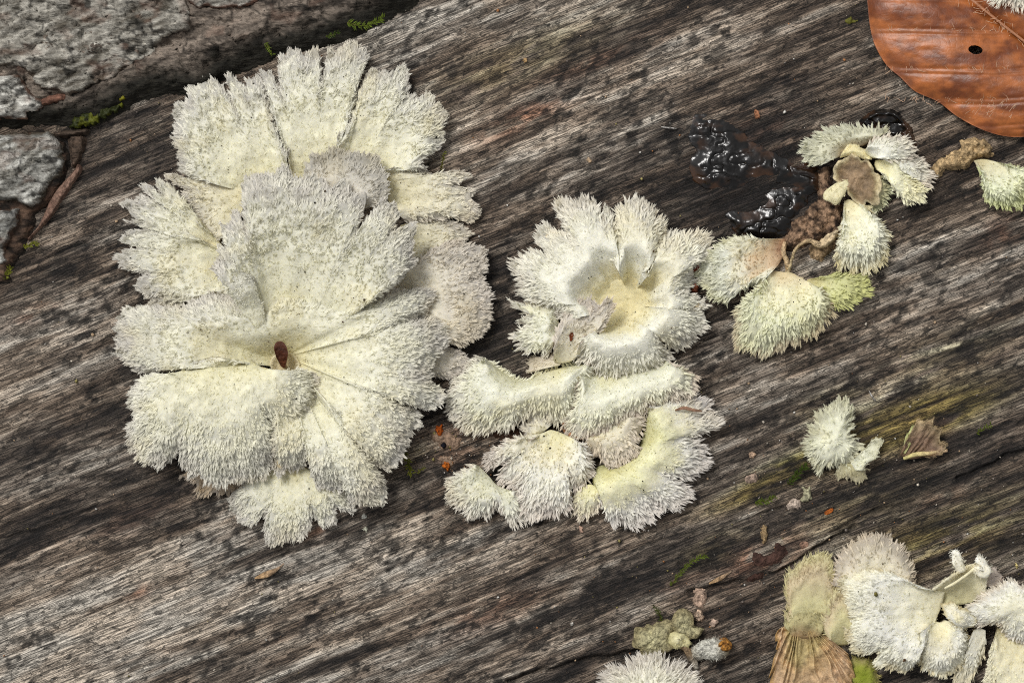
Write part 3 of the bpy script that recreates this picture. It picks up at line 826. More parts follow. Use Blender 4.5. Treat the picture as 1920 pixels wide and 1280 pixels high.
    tube(T, [(p[0], p[1], 24.5) for p in mid], [4, 3.6, 3.2, 2.8, 2.6, 2.2, 1.5], [(0, (176, 120, 84)), (1, (168, 112, 76))], M_LEAF, 'midrib', 310, 0.8, 0.1)
    # pale silky hairs along midrib, veins and margin
    rng = np.random.default_rng(311)
    pts = []
    Mp, _ = crs(np.array(mid, float), 200)
    for q in rng.integers(80, 190, 150): pts.append((Mp[q, 0] + rng.normal() * 9, Mp[q, 1] + rng.normal() * 7, 29, rng.uniform(0, 6.28), rng.uniform(9, 26)))
    for _ in range(120):
        x = rng.uniform(1660, 1900); yl = rng.choice([58, 132, 188]); pts.append((x, yl + rng.normal() * 3, 42, rng.normal() * 0.7 + 1.57, rng.uniform(6, 16)))
    for _ in range(60):
        pts.append((rng.uniform(1800, 1900), rng.uniform(190, 222), 33, rng.normal() * 0.4 + 0.9, rng.uniform(8, 18)))
    pts = np.array(pts)
    B = np.stack([pts[:, 0] - 960, 640 - pts[:, 1], pts[:, 2]], -1)
    Bm = B.copy()
    D = np.stack([np.cos(pts[:, 3]), np.sin(pts[:, 3]), 0.25 + 0 * pts[:, 3]], -1)
    c = np.tile(lin((214, 178, 148)), (len(pts), 1))
    # set the roots on the blade
    topv = top[0]
    for q in range(len(B)):
        d2 = (topv[:, 0] - B[q, 0]) ** 2 + (topv[:, 1] - B[q, 1]) ** 2
        d3 = (top[2][:, 0] - B[q, 0]) ** 2 + (top[2][:, 1] - B[q, 1]) ** 2
        B[q, 2] = topv[np.argmin(d2), 2] if d2.min() < d3.min() else top[2][np.argmin(d3), 2]
    V, FF, CC, NN = hair_mesh('silky_hairs', B, D, pts[:, 4], np.full(len(pts), 0.42), c, c, rng, 0.5)
    add(T, 'silky_hairs', build_mesh('silky_hairs', T.world(V), FF, CC, sn=NN), M_HAIR, None, 'stuff')
leaf()

# ------------------------------------------------------------------ split gill fungi
Z1 = zoomed(200, 70, .3958); Z2 = zoomed(200, 540, .3958); Z3 = zoomed(820, 350, .302); Z4 = zoomed(820, 640, .302)
Z5 = zoomed(1260, 180, .3986); Z7 = zoomed(1120, 720, .4374); Z8 = zoomed(1120, 960, .4167)
pz = lambda z, x, y: z((x, y))[0]
G_BIG = 'fruit bodies of the big left rosette'
G_MID = 'fruit bodies of the middle cluster'
G_RIGHT = 'fruit bodies around the black slime'
G_LOW = 'fruit bodies in the lower right corner'
YEL = [(0, (222, 215, 178)), (0.4, (226, 220, 192)), (0.75, (228, 223, 203)), (1, (216, 209, 195))]
PINKG = [(0, (226, 221, 199)), (0.5, (227, 221, 204)), (1, (212, 205, 194))]

# A: back fan at the top of the rosette
T = Thing('split_gill_fungus', 'wide cream fan with feathery lobes at the top of the big left rosette', 'fungus', pz(Z1, 900, 640), 40, G_BIG)
PA = [(0, 14), (.35, 34), (.7, 50), (.88, 46), (1, 28)]
lobe(T, Z1((640, 730), (720, 720), (800, 710), (868, 700)), Z1((450, 680, -8), (360, 625), (325, 500), (332, 360), (395, 300), (385, 245), (405, 205), (470, 195), (530, 215), (565, 240), (575, 195), (640, 195), (660, 172), (708, 182), (742, 245), (800, 420), (852, 560)), PA,
     z0=2, cren=(11, 6), splits=[(*pz(Z1, 560, 240), .22, 7), (*pz(Z1, 640, 190), .10, 5)], seed=11)
lobe(T, Z1((874, 700), (940, 680), (1010, 660), (1076, 625)), Z1((862, 560), (812, 420), (762, 300), (735, 190), (722, 145), (790, 150), (820, 75), (880, 60), (930, 92), (990, 70), (1024, 100), (1034, 92), (1090, 62), (1150, 50), (1210, 84), (1222, 130), (1192, 170), (1186, 268), (1150, 380), (1090, 500)), PA,
     z0=0, cren=(11, 6), splits=[(*pz(Z1, 1026, 100), .34, 6), (*pz(Z1, 790, 150), .2, 5), (*pz(Z1, 730, 180), .12, 5)], seed=12)
lobe(T, Z1((1080, 625), (1160, 640), (1240, 650), (1300, 655)), Z1((1096, 500), (1160, 390), (1205, 285), (1212, 205), (1260, 168), (1300, 180), (1340, 148), (1390, 150), (1432, 200), (1428, 250), (1392, 275), (1440, 300), (1530, 276), (1568, 312), (1588, 370), (1588, 440), (1582, 510), (1540, 550), (1528, 600), (1480, 622, -6), (1335, 618, -4)), PA,
     z0=3, cren=(11, 6), splits=[(*pz(Z1, 1392, 275), .25, 6), (*pz(Z1, 1535, 575), .12, 6)], seed=13)
lobe(T, Z1((640, 690), (668, 740), (650, 800), (620, 850)), Z1((465, 684), (330, 655), (308, 672), (352, 702), (342, 742), (372, 792), (396, 850), (412, 900), (432, 940), (470, 962), (502, 990), (530, 962), (560, 880)), [(0, 24), (.5, 28), (1, 20)],
     cols=YEL, cren=(8, 4), splits=[(*pz(Z1, 345, 715), .2, 5)], seed=14)
lobe(T, Z1((1318, 636), (1330, 690), (1330, 745), (1340, 800)), Z1((1335, 628), (1480, 635), (1580, 652), (1640, 630), (1690, 662), (1718, 730), (1742, 800), (1738, 848), (1700, 872), (1640, 850), (1560, 862), (1480, 872), (1410, 866)), [(0, 26), (.4, 36), (.8, 32), (1, 20)],
     cols=YEL, cren=(13, 6), splits=[(*pz(Z1, 1590, 652), .24, 7), (*pz(Z1, 1700, 700), .15, 6), (*pz(Z1, 1640, 855), .2, 6)], seed=15)
lobe(T, Z1((1390, 890), (1400, 960), (1410, 1040)), Z1((1480, 870), (1560, 866), (1650, 880), (1690, 930), (1652, 990), (1582, 1022), (1500, 1062), (1450, 1050)), [(0, 18), (.5, 22), (1, 12)], cols=YEL, cren=(10, 6), seed=16)

# B: left fan
T = Thing('split_gill_fungus', 'cream fan with deeply toothed margin jutting left from the big rosette', 'fungus', pz(Z1, 640, 1080), 40, G_BIG)
PB = [(0, 14), (.3, 28), (.65, 50), (1, 28)]
lobe(T, Z1((520, 960), (580, 1020), (640, 1060)), Z1((430, 880), (360, 770), (325, 735), (300, 705), (258, 695), (250, 740), (212, 715), (192, 730), (222, 772), (135, 738), (122, 772), (78, 788), (120, 830), (104, 868), (150, 888), (235, 892), (330, 905)), PB, z0=2,
     cren=(12, 7), splits=[(*pz(Z1, 250, 735), .2, 5), (*pz(Z1, 215, 770), .2, 5), (*pz(Z1, 110, 850), .12, 5)], seed=21)
lobe(T, Z1((600, 1030), (660, 1080), (700, 1130), (720, 1180)), Z1((330, 900), (240, 896), (112, 906), (72, 922), (62, 960), (112, 990), (72, 1040), (66, 1080), (110, 1112), (132, 1160), (160, 1230), (200, 1262), (260, 1268), (330, 1272), (440, 1232), (520, 1238), (700, 1215)), PB, z0=0,
     cren=(12, 7), fold=(5, 90), splits=[(*pz(Z1, 108, 990), .16, 5), (*pz(Z1, 120, 1130), .08, 5), (*pz(Z1, 180, 1250), .08, 5)], seed=22)

# C: the large central rosette with a funnel
T = Thing('split_gill_fungus', 'largest cream rosette with funnel centre holding a dark brown bud scale', 'fungus', pz(Z2, 830, 370), 70, G_BIG)
PC = [(0, 22), (.10, 38), (.35, 84), (.62, 112), (.82, 104), (.94, 80), (1, 58)]
lobe(T, Z2((788, 372), (792, 342), (820, 322), (860, 322), (886, 350), (886, 390), (866, 420)), Z2((560, 345), (480, 318), (420, 334), (310, 355), (260, 390), (200, 388), (140, 394), (100, 360), (70, 260), (52, 190), (62, 150), (112, 112), (210, 97), (400, 72), (520, 44, -10), (640, 34, -30), (740, 10, -55), (900, -60, -60), (1100, -40, -60), (1250, -10, -40), (1370, 8, -5), (1500, 12), (1530, 50), (1528, 92), (1482, 130), (1440, 168), (1530, 148), (1590, 200), (1608, 260), (1562, 330), (1546, 400), (1564, 460), (1558, 540), (1500, 568), (1440, 548), (1385, 545), (1430, 565), (1488, 620), (1440, 700), (1420, 770), (1350, 828), (1270, 828), (1235, 760), (1205, 700), (1215, 740), (1252, 830), (1300, 900), (1308, 960), (1280, 1008), (1220, 1028), (1160, 1008), (1140, 940), (1050, 960), (990, 920), (960, 830), (900, 850), (830, 860), (790, 810), (780, 740), (790, 660), (800, 580), (810, 500), (830, 440)), PC,
     cren=(11, 6), fold=(8, 100), lump=(7, 44), th=11, splits=[(*pz(Z2, 1440, 168), .22, 7), (*pz(Z2, 1400, 545), .20, 9), (*pz(Z2, 1205, 700), .34, 12), (*pz(Z2, 1145, 940), .12, 7), (*pz(Z2, 960, 835), .10, 8)], seed=31, name='cap')
lobe(T, Z1((1000, 830), (1080, 830), (1160, 830)), Z1((925, 680), (968, 580), (1030, 546), (1092, 532), (1200, 554), (1290, 596), (1328, 652), (1328, 740), (1262, 800)), [(0, 70), (.5, 84), (1, 72)], z0=0, cols=[(0, (218, 213, 199)), (1, (203, 199, 188))], cren=(5, 3), seed=33, label='greyish upper lobe')
lobe(T, [(531, 688)], [(505, 684), (512, 668), (528, 660), (546, 664), (558, 680), (556, 700), (540, 712), (518, 706)], [(0, 18), (.6, 22), (1, 34)], closed=True, cren=(0, 0), fold=(0, 60), lump=(2, 20), th=5, cols=[(0, (206, 190, 150)), (1, (226, 216, 182))], hair=dict(VELVET, d0=.04, d1=.05, L0=2.5, L1=4), name='funnel', seed=36)
PU = [(0, 22), (.10, 40), (.3, 80), (.5, 104), (.78, 146), (.92, 140), (1, 112)]
lobe(T, Z2((788, 362), (796, 338), (820, 320), (856, 318), (880, 332), (890, 356)), Z1((735, 1215, -60), (715, 1150, -40), (690, 1085, -16), (640, 1078), (600, 1094), (558, 1112), (508, 1090), (546, 1022), (524, 990), (562, 960), (548, 900), (586, 862), (602, 812), (640, 810), (662, 702), (720, 645), (800, 645), (858, 628), (905, 652), (1000, 690), (1100, 702), (1200, 750), (1250, 802), (1275, 800), (1310, 778), (1380, 822), (1400, 870), (1440, 920), (1454, 1000), (1452, 1080), (1410, 1120), (1370, 1162, -14), (1290, 1190, -44)), PU, cren=(11, 6), fold=(9, 110), lump=(9, 50), th=11, ends=(16, 60),
     splits=[(*pz(Z1, 640, 806), .12, 6), (*pz(Z1, 555, 960), .07, 5), (*pz(Z1, 880, 640), .05, 8), (*pz(Z1, 1256, 802), .18, 9), (*pz(Z1, 1400, 875), .08, 6)], seed=32)

# D: lower left fan lying over the rosette
T = Thing('split_gill_fungus', 'broad whitish shaggy fan overlapping the lower left of the big rosette', 'fungus', pz(Z2, 560, 400), 70, G_BIG)
lobe(T, Z2((360, 400), (420, 365), (500, 340), (590, 342), (680, 345), (750, 385)), Z2((260, 405), (200, 425), (152, 445), (122, 500), (112, 560), (132, 620), (98, 660), (112, 720), (150, 780), (200, 818), (260, 838), (320, 802), (380, 860), (430, 898), (490, 890), (520, 928), (580, 918), (640, 880), (700, 892), (740, 850), (800, 800), (818, 745), (800, 690), (860, 700), (930, 680), (950, 600), (988, 550), (984, 470), (966, 400), (910, 396)), [(0, 80), (.12, 116), (.3, 138), (.55, 132), (.8, 104), (1, 60)],
     cren=(11, 6), fold=(8, 70), lump=(7, 36), th=12, splits=[(*pz(Z2, 800, 690), .20, 7), (*pz(Z2, 320, 800), .10, 6), (*pz(Z2, 430, 898), .05, 5), (*pz(Z2, 130, 620), .08, 5)], seed=41, hair=dict(ROSE, d1=0.21, L1=12))

# E: right back fan
T = Thing('split_gill_fungus', 'pinkish grey scallop edged fan on the right side of the big rosette', 'fungus', pz(Z2, 1500, 100), 40, G_BIG)
lobe(T, Z1((1340, 1140), (1360, 1200), (1370, 1290), (1390, 1400)), Z1((1450, 1070), (1560, 1005), (1640, 965), (1720, 985), (1790, 1012), (1798, 1100), (1788, 1150), (1812, 1240), (1810, 1290), (1788, 1360), (1740, 1425), (1680, 1455), (1620, 1445)), [(0, 30), (.4, 42), (.8, 44), (1, 32)], cols=PINKG, cren=(5, 3), splits=[(*pz(Z1, 1795, 1130), .08, 5)], hair=dict(ROSE, L1=10, L0=5), seed=51)
lobe(T, Z2((1470, 270), (1480, 330), (1490, 390)), Z2((1620, 285), (1688, 310), (1708, 368), (1650, 408), (1590, 420), (1540, 410)), [(0, 20), (.5, 28), (1, 16)], cols=PINKG, hair=dict(ROSE, L1=10), seed=52)

# F, H: below
T = Thing('split_gill_fungus', 'small grey cream fan hanging lowest below the big rosette', 'fungus', pz(Z2, 880, 850), 30, G_BIG)
lobe(T, Z2((780, 860), (850, 836), (920, 836), (985, 880)), Z2((740, 880), (640, 940), (602, 980), (612, 1040), (640, 1108), (690, 1112), (740, 1098), (752, 1150), (790, 1188), (850, 1192), (900, 1196), (940, 1150), (978, 1090), (1030, 1132), (1078, 1100), (1085, 1040), (1148, 1048), (1150, 970), (1100, 930)), [(0, 34), (.3, 42), (.7, 40), (1, 22)], cren=(7, 4), fold=(5, 40), splits=[(*pz(Z2, 740, 1100), .14, 6), (*pz(Z2, 980, 1090), .14, 6), (*pz(Z2, 1085, 1045), .12, 5)], seed=61, hair=dict(ROSE, d1=0.21))
T = Thing('split_gill_fungus', 'tiny tan fringe peeping out beneath the lower left fan of the big rosette', 'fungus', pz(Z2, 520, 900), 12, G_BIG)
lobe(T, Z2((440, 850), (520, 870), (620, 880)), Z2((360, 880), (430, 922), (440, 968), (500, 958), (560, 978), (610, 958), (650, 920)), [(0, 12), (.5, 16), (1, 10)], cols=[(0, (196, 150, 96)), (.5, (206, 184, 150)), (1, (196, 184, 168))], cren=(6, 3), seed=62)

# ---- middle cluster
T = Thing('split_gill_fungus', 'white ring shaped cap with smooth cream bowl at the top of the middle cluster', 'fungus', pz(Z3, 1180, 720), 50, G_MID)
WH = [(0, (240, 236, 196)), (0.2, (236, 236, 224)), (0.6, (233, 232, 217)), (0.85, (226, 222, 207)), (1, (222, 213, 198))]
WHB = [(0, (226, 217, 178)), (0.2, (232, 226, 192)), (0.38, (238, 237, 222)), (0.7, (236, 234, 218)), (0.88, (234, 231, 218)), (1, (226, 221, 208))]
lobe(T, [pz(Z3, 1190, 700)], Z3((1020, 560), (1090, 510), (1200, 500), (1300, 520), (1360, 600), (1370, 720), (1330, 830), (1240, 900), (1130, 930), (1030, 900), (960, 820), (950, 700), (970, 620)), [(0, 12), (.4, 14), (.75, 20), (1, 26)], closed=True, cols=[(0, (224, 214, 172)), (.6, (230, 222, 184)), (1, (236, 230, 200))], hair=dict(VELVET, d0=.02, d1=.03, L0=2.5, L1=4, r=.8), cren=(0, 0), name='bowl', seed=71)
lobe(T, Z3((1180, 640), (1150, 650), (1130, 680), (1110, 720), (1080, 770)), Z3((1068, 430), (1084, 270), (1080, 185), (1040, 125), (1010, 152), (960, 90), (900, 84), (840, 98), (764, 95), (752, 150), (770, 230), (700, 262), (642, 292), (632, 350), (650, 390), (562, 402), (540, 432), (484, 480), (500, 550), (502, 620), (552, 680), (620, 718), (700, 722), (760, 780), (805, 825)), [(0, 13), (.15, 18), (.32, 52), (.5, 92), (.66, 86), (.85, 58), (1, 30)], cols=WHB, hair=dict(SPIKE, felt=.62), cren=(7, 4), fold=(2, 90), splits=[(*pz(Z3, 1010, 152), .18, 6), (*pz(Z3, 762, 240), .18, 7), (*pz(Z3, 640, 395), .12, 7)], seed=72)
lobe(T, Z3((1180, 640), (1200, 636), (1215, 640), (1230, 650)), Z3((1080, 430), (1092, 300), (1128, 220), (1122, 152), (1160, 104), (1220, 86), (1280, 112), (1338, 162), (1368, 220), (1406, 252), (1390, 320), (1404, 370), (1350, 420), (1305, 450), (1356, 482), (1325, 515)), [(0, 13), (.15, 18), (.35, 50), (.52, 86), (.68, 80), (.85, 56), (1, 32)], z0=1, cols=WHB, hair=dict(SPIKE, felt=.6), cren=(7, 4), fold=(2, 90), splits=[(*pz(Z3, 1305, 445), .35, 7)], seed=73)
lobe(T, Z3((1225, 650), (1240, 680), (1245, 710), (1240, 740)), Z3((1350, 470), (1400, 400), (1432, 305), (1500, 304), (1580, 290), (1650, 314), (1696, 370), (1686, 430), (1600, 470), (1582, 520), (1592, 590), (1562, 640), (1640, 700), (1674, 748), (1550, 765)), [(0, 13), (.15, 18), (.35, 56), (.55, 88), (.72, 78), (.87, 52), (1, 28)], z0=0, cols=WHB, hair=dict(SPIKE, felt=.6), cren=(7, 4), fold=(2, 90), splits=[(*pz(Z3, 1560, 640), .2, 10)], seed=74)
lobe(T, Z3((1245, 745), (1225, 775), (1190, 800), (1150, 815), (1110, 830), (1040, 860)), Z3((1560, 765), (1640, 782), (1656, 860), (1620, 918), (1545, 940), (1525, 1008), (1482, 1006), (1430, 970), (1418, 1060), (1360, 1118), (1250, 1146), (1190, 1164), (1110, 1146), (1050, 1164), (982, 1108), (950, 1070), (892, 1050), (872, 1000), (884, 950)), [(0, 13), (.12, 22), (.3, 66), (.45, 96), (.62, 86), (.85, 54), (1, 26)], z0=2, cols=WHB, hair=dict(SPIKE, felt=.6), cren=(7, 4), fold=(2, 90), splits=[(*pz(Z3, 1430, 965), .25, 8)], seed=75)
lobe(T, Z3((722, 1082), (770, 1095), (830, 1085), (862, 1055)), Z3((722, 1000), (742, 900), (792, 800), (842, 742), (900, 718), (960, 716), (1010, 742), (1050, 692), (1092, 694), (1088, 770), (1040, 830), (1010, 900), (910, 940), (872, 1000)), [(0, 30), (.4, 62), (.75, 74), (1, 66)], cols=[(0, (232, 226, 204)), (.5, (232, 226, 206)), (.75, (224, 217, 203)), (1, (218, 209, 196))], hair=dict(SPIKE, felt=.3, L1=10), cren=(5, 3), seed=76)
lobe(T, Z3((738, 785), (758, 850), (745, 935)), Z3((722, 725), (600, 742), (506, 722), (494, 742), (560, 800), (514, 830), (552, 860), (494, 910), (478, 940), (532, 970), (514, 1010), (542, 1028), (590, 1018), (640, 1000), (700, 1016), (722, 955)), [(0, 30), (.3, 48), (.7, 40), (1, 22)], cols=C_SPIKE, hair=dict(SPIKE, felt=.15), cren=(6, 4), splits=[(*pz(Z3, 560, 800), .18, 6), (*pz(Z3, 550, 862), .15, 5)], seed=77)

T = Thing('split_gill_fungus', 'saddle shaped spiky cap with arched upper edge, left side of the middle cluster', 'fungus', pz(Z4, 560, 280), 40, G_MID)
lobe(T, Z4((310, 112), (430, 205), (530, 245), (640, 205), (760, 165), (900, 142)), Z4((285, 98), (222, 142), (192, 190), (132, 230), (112, 290), (64, 350), (82, 420), (112, 470), (142, 526), (200, 548), (270, 556), (330, 538), (400, 542), (460, 518), (550, 470), (630, 480), (690, 470), (750, 480), (798, 498), (838, 430), (858, 370), (898, 280), (938, 200), (944, 152)), [(0, 12), (.07, 40), (.25, 74), (.5, 72), (1, 24)], cols=C_SPIKE, hair=dict(SPIKE, felt=.42), cren=(5, 3), fold=(5, 90), th=11, seed=81, back=True, ends=(30, 40))
lobe(T, Z4((700, 160), (760, 150)), Z4((590, 190), (600, 140), (660, 90), (740, 60), (800, 90)), [(0, 24), (.5, 20), (1, 8)], cols=[(0, (222, 214, 192)), (1, (206, 196, 178))], hair=dict(VELVET, L1=9, d0=.12, d1=.14), cren=(8, 5), lump=(6, 14), seed=82)

T = Thing('split_gill_fungus', 'S curved cream cap with brown rolled lip in the centre of the middle cluster', 'fungus', pz(Z4, 1100, 330), 50, G_MID)
lobe(T, Z4((920, 175), (1000, 170), (1080, 165), (1160, 150), (1250, 130), (1330, 120), (1410, 110)), Z4((880, 250), (862, 370), (842, 440), (796, 500), (794, 548), (850, 582), (930, 578), (1000, 560), (1070, 520), (1150, 490), (1260, 440), (1330, 395), (1430, 372), (1530, 342), (1588, 310), (1606, 230), (1560, 192), (1480, 152), (1448, 134)), [(0, 6), (.22, 28), (.5, 66), (.72, 62), (1, 34)], z0=4, cols=[(0, (226, 223, 182)), (.4, (236, 236, 216)), (.75, (236, 234, 212)), (1, (214, 202, 188))], hair=dict(SPIKE, felt=.55, L1=13), cren=(3, 2), seed=83)
tube(T, [(*pz(Z4, 785, 505), 30), (*pz(Z4, 800, 560), 30), (*pz(Z4, 860, 592), 32), (*pz(Z4, 930, 588), 34), (*pz(Z4, 1010, 562), 34)], [3, 5, 6, 5, 3], [(0, (120, 84, 56)), (.5, (170, 124, 86)), (1, (150, 110, 80))], M_GILL, 'rolled_lip', 84, 0.9, 0.25)
lobe(T, Z4((1150, 470), (1060, 520), (960, 575)), Z4((1268, 470), (1278, 560), (1232, 600), (1238, 660), (1216, 716), (1150, 728), (1100, 792), (1050, 758), (1000, 690), (932, 668), (920, 622)), [(0, 30), (.4, 50), (1, 30)], z0=2, cols=[(0, (232, 227, 194)), (.5, (226, 218, 199)), (1, (213, 202, 187))], hair=dict(SPIKE, felt=.05), cren=(6, 4), seed=85)

T = Thing('split_gill_fungus', 'C shaped cap with smooth yellowish inner ridge, lower right of the middle cluster', 'fungus', pz(Z4, 1280, 700), 45, G_MID)
lobe(T, Z4((1290, 440), (1280, 550), (1262, 640), (1190, 720), (1100, 765), (1010, 775), (965, 830), (975, 900)), Z4((1320, 395), (1400, 380), (1480, 342), (1580, 334), (1668, 372), (1680, 420), (1728, 462), (1744, 520), (1690, 556), (1640, 560), (1642, 630), (1686, 690), (1660, 730), (1648, 790), (1590, 818), (1560, 848), (1512, 852), (1556, 910), (1564, 968), (1500, 1008), (1460, 1046), (1400, 1022), (1340, 1098), (1280, 1118), (1240, 1136), (1190, 1136), (1140, 1110), (1084, 1134), (1062, 1060), (1042, 1010), (1000, 965)), [(0, 10), (.1, 40), (.25, 68), (.42, 70), (.7, 46), (1, 24)], cols=[(0, (212, 208, 150)), (.3, (230, 228, 188)), (.5, (236, 232, 200)), (.7, (234, 232, 222)), (1, (220, 214, 206))], hair=dict(SPIKE, felt=.55), ends=(34, 45), cren=(6, 4), fold=(5, 90), splits=[(*pz(Z4, 1512, 852), .2, 9), (*pz(Z4, 1680, 430), .12, 6), (*pz(Z4, 1640, 595), .1, 8), (*pz(Z4, 1400, 1022), .08, 6)], seed=86)
tube(T, [(*pz(Z4, 1475, 425), 54), (*pz(Z4, 1530, 412), 56), (*pz(Z4, 1590, 425), 56), (*pz(Z4, 1640, 432), 50)], [1.5, 3, 3.2, 1.5], [(0, (134, 100, 78)), (1, (150, 118, 96))], M_GILL, 'split_lip', 87, 0.8, 0.3)

T = Thing('split_gill_fungus', 'bright white shaggy round tuft at the bottom middle of the middle cluster', 'fungus', pz(Z4, 720, 640), 45, G_MID)
lobe(T, Z4((650, 575), (700, 550), (760, 565), (830, 595)), Z4((590, 600), (540, 620), (460, 605), (402, 650), (334, 690), (318, 712), (352, 768), (404, 764), (384, 830), (404, 888), (470, 884), (492, 930), (504, 1008), (560, 1058), (620, 1084), (700, 1068), (760, 1080), (808, 1048), (828, 970), (826, 900), (870, 918), (938, 880), (946, 800), (930, 720), (918, 665), (860, 612)), [(0, 34), (.3, 48), (.6, 58), (.85, 46), (1, 28)], cols=[(0, (232, 226, 184)), (.35, (238, 235, 218)), (.7, (240, 238, 227)), (1, (224, 215, 204))], hair=dict(SPIKE, felt=.1), cren=(6, 4), splits=[(*pz(Z4, 402, 765), .15, 7), (*pz(Z4, 826, 910), .14, 7)], seed=88)
lobe(T, Z4((660, 560), (640, 580)), Z4((720, 510), (660, 490), (600, 502), (550, 550), (528, 600), (560, 640), (610, 620)), [(0, 34), (.5, 40), (1, 26)], cols=YEL, hair=dict(SPIKE, felt=.1, L1=14), cren=(5, 3), seed=89)

T = Thing('split_gill_fungus', 'small pale green tufted fan at the lower left tip of the middle cluster', 'fungus', pz(Z4, 350, 900), 30, G_MID)
lobe(T, Z4((255, 770), (315, 830), (370, 890), (440, 920)), Z4((222, 755), (152, 812), (92, 852), (74, 920), (112, 988), (170, 1036), (230, 1076), (310, 1080), (340, 1042), (400, 1032), (450, 1104), (500, 1114), (540, 1085), (552, 1060), (505, 1000), (486, 930)), [(0, 30), (.3, 44), (.65, 42), (1, 20)], cols=[(0, (212, 211, 184)), (.3, (224, 223, 200)), (.7, (234, 233, 219)), (1, (224, 218, 206))], hair=dict(SPIKE, felt=.0), cren=(6, 4), splits=[(*pz(Z4, 350, 1040), .14, 7)], seed=90)
T = Thing('split_gill_fungus', 'tiny cream tuft squeezed between white tuft and C shaped cap', 'fungus', pz(Z4, 940, 960), 22, G_MID)
lobe(T, Z4((900, 900), (950, 885), (1000, 910)), Z4((850, 950), (834, 1020), (862, 1078), (892, 1090), (950, 1068), (992, 1040), (1012, 980), (1020, 940)), [(0, 30), (.4, 38), (1, 18)], cols=[(0, (234, 230, 180)), (.6, (240, 236, 208)), (1, (222, 212, 194))], hair=dict(SPIKE, felt=.1, L1=12), cren=(4, 3), seed=91)

# ---- around the slime
GRN = [(0, (226, 208, 170)), (.3, (238, 234, 200)), (.6, (236, 240, 214)), (1, (216, 214, 178))]
T = Thing('split_gill_fungus', 'pale cone shaped cap with browned base pointing left, beside the middle cluster', 'fungus', pz(Z5, 500, 730), 35, G_RIGHT)
lobe(T, Z5((535, 670), (540, 720), (510, 785)), Z5((400, 672), (282, 668), (205, 712), (154, 770), (134, 830), (162, 898), (192, 946), (250, 964), (300, 930), (332, 890), (430, 868)), [(0, 18), (.4, 42), (.75, 50), (1, 28)], cols=[(0, (176, 140, 112)), (.25, (216, 190, 156)), (.5, (234, 229, 206)), (.8, (232, 233, 218)), (1, (216, 215, 186))], hair=dict(SPIKE, felt=.3, L1=13), cren=(4, 3), seed=101)
T = Thing('split_gill_fungus', 'plump pale green fan with brownish fringe below the rotten brown stub', 'fungus', pz(Z5, 550, 850), 40, G_RIGHT)
lobe(T, Z5((470, 820), (520, 826), (570, 832), (625, 862)), Z5((432, 880), (382, 940), (314, 1000), (312, 1060), (304, 1120), (314, 1166), (370, 1196), (430, 1206), (500, 1188), (560, 1156), (620, 1138), (680, 1098), (728, 1058), (742, 1000), (728, 942), (682, 900)), [(0, 20), (.35, 46), (.7, 58), (1, 26)], cols=[(0, (222, 206, 166)), (.3, (234, 230, 198)), (.6, (232, 233, 206)), (.85, (226, 226, 196)), (1, (206, 194, 166))], hair=dict(SPIKE, felt=.25), cren=(5, 3), seed=102)
T = Thing('split_gill_fungus', 'small yellow green club on a stalk beside the plump pale green fan', 'fungus', pz(Z5, 660, 870), 25, G_RIGHT)
lobe(T, Z5((640, 862), (638, 878), (642, 892)), Z5((740, 842), (840, 842), (902, 852), (908, 920), (860, 958), (800, 996), (752, 978), (738, 930), (700, 898)), [(0, 12), (.45, 28), (.75, 32), (1, 18)], cols=[(0, (214, 206, 162)), (.5, (220, 221, 170)), (1, (202, 203, 138))], hair=dict(SPIKE, felt=.35, L1=13), cren=(4, 3), seed=103)
T = Thing('split_gill_fungus', 'smooth cream cone flaring downward into a bristly hem beneath the brown disc', 'fungus', pz(Z5, 850, 520), 40, G_RIGHT)
lobe(T, Z5((814, 492), (838, 486), (866, 498)), Z5((802, 560), (802, 640), (794, 700), (774, 750), (802, 788), (870, 810), (950, 796), (996, 768), (1010, 660), (968, 590), (910, 522)), [(0, 24), (.4, 48), (.75, 58), (1, 30)], cols=[(0, (230, 220, 178)), (.4, (242, 240, 214)), (.75, (234, 234, 216)), (1, (212, 202, 162))], hair=dict(SPIKE, felt=.45), cren=(3, 3), seed=104)
T = Thing('split_gill_fungus', 'greyish bristly shelf at the top, beside the black slime pool', 'fungus', pz(Z5, 850, 250), 40, G_RIGHT)
lobe(T, Z5((800, 282), (850, 248), (900, 234), (945, 212)), Z5((730, 310), (662, 314), (642, 280), (624, 242), (662, 202), (722, 168), (810, 150), (890, 152), (958, 158), (992, 182)), [(0, 26), (.5, 44), (1, 34)], cols=[(0, (168, 152, 126)), (.4, (208, 206, 182)), (1, (218, 218, 196))], hair=dict(SPIKE, felt=.2, L1=14), cren=(4, 3), seed=105)
T = Thing('split_gill_fungus', 'white furry double cap drooping right above the brown disc', 'fungus', pz(Z5, 940, 280), 45, G_RIGHT)
lobe(T, Z5((908, 262), (925, 280), (950, 292)), Z5((922, 222), (980, 200), (1050, 194), (1106, 214), (1126, 262), (1100, 300), (1040, 300), (990, 300)), [(0, 36), (.4, 62), (1, 44)], z0=6, cols=WH, hair=dict(SPIKE, felt=.3, L1=13), cren=(4, 3), seed=106)
lobe(T, Z5((960, 270), (970, 290)), Z5((1110, 260), (1176, 310), (1206, 350), (1214, 408), (1184, 412), (1140, 370), (1060, 310)), [(0, 30), (.5, 50), (1, 30)], cols=WH, hair=dict(SPIKE, felt=.3, L1=13), cren=(4, 3), seed=107)
T = Thing('split_gill_fungus', 'creamy club shaped cap sloping down right beside the brown disc', 'fungus', pz(Z5, 970, 320), 45, G_RIGHT)
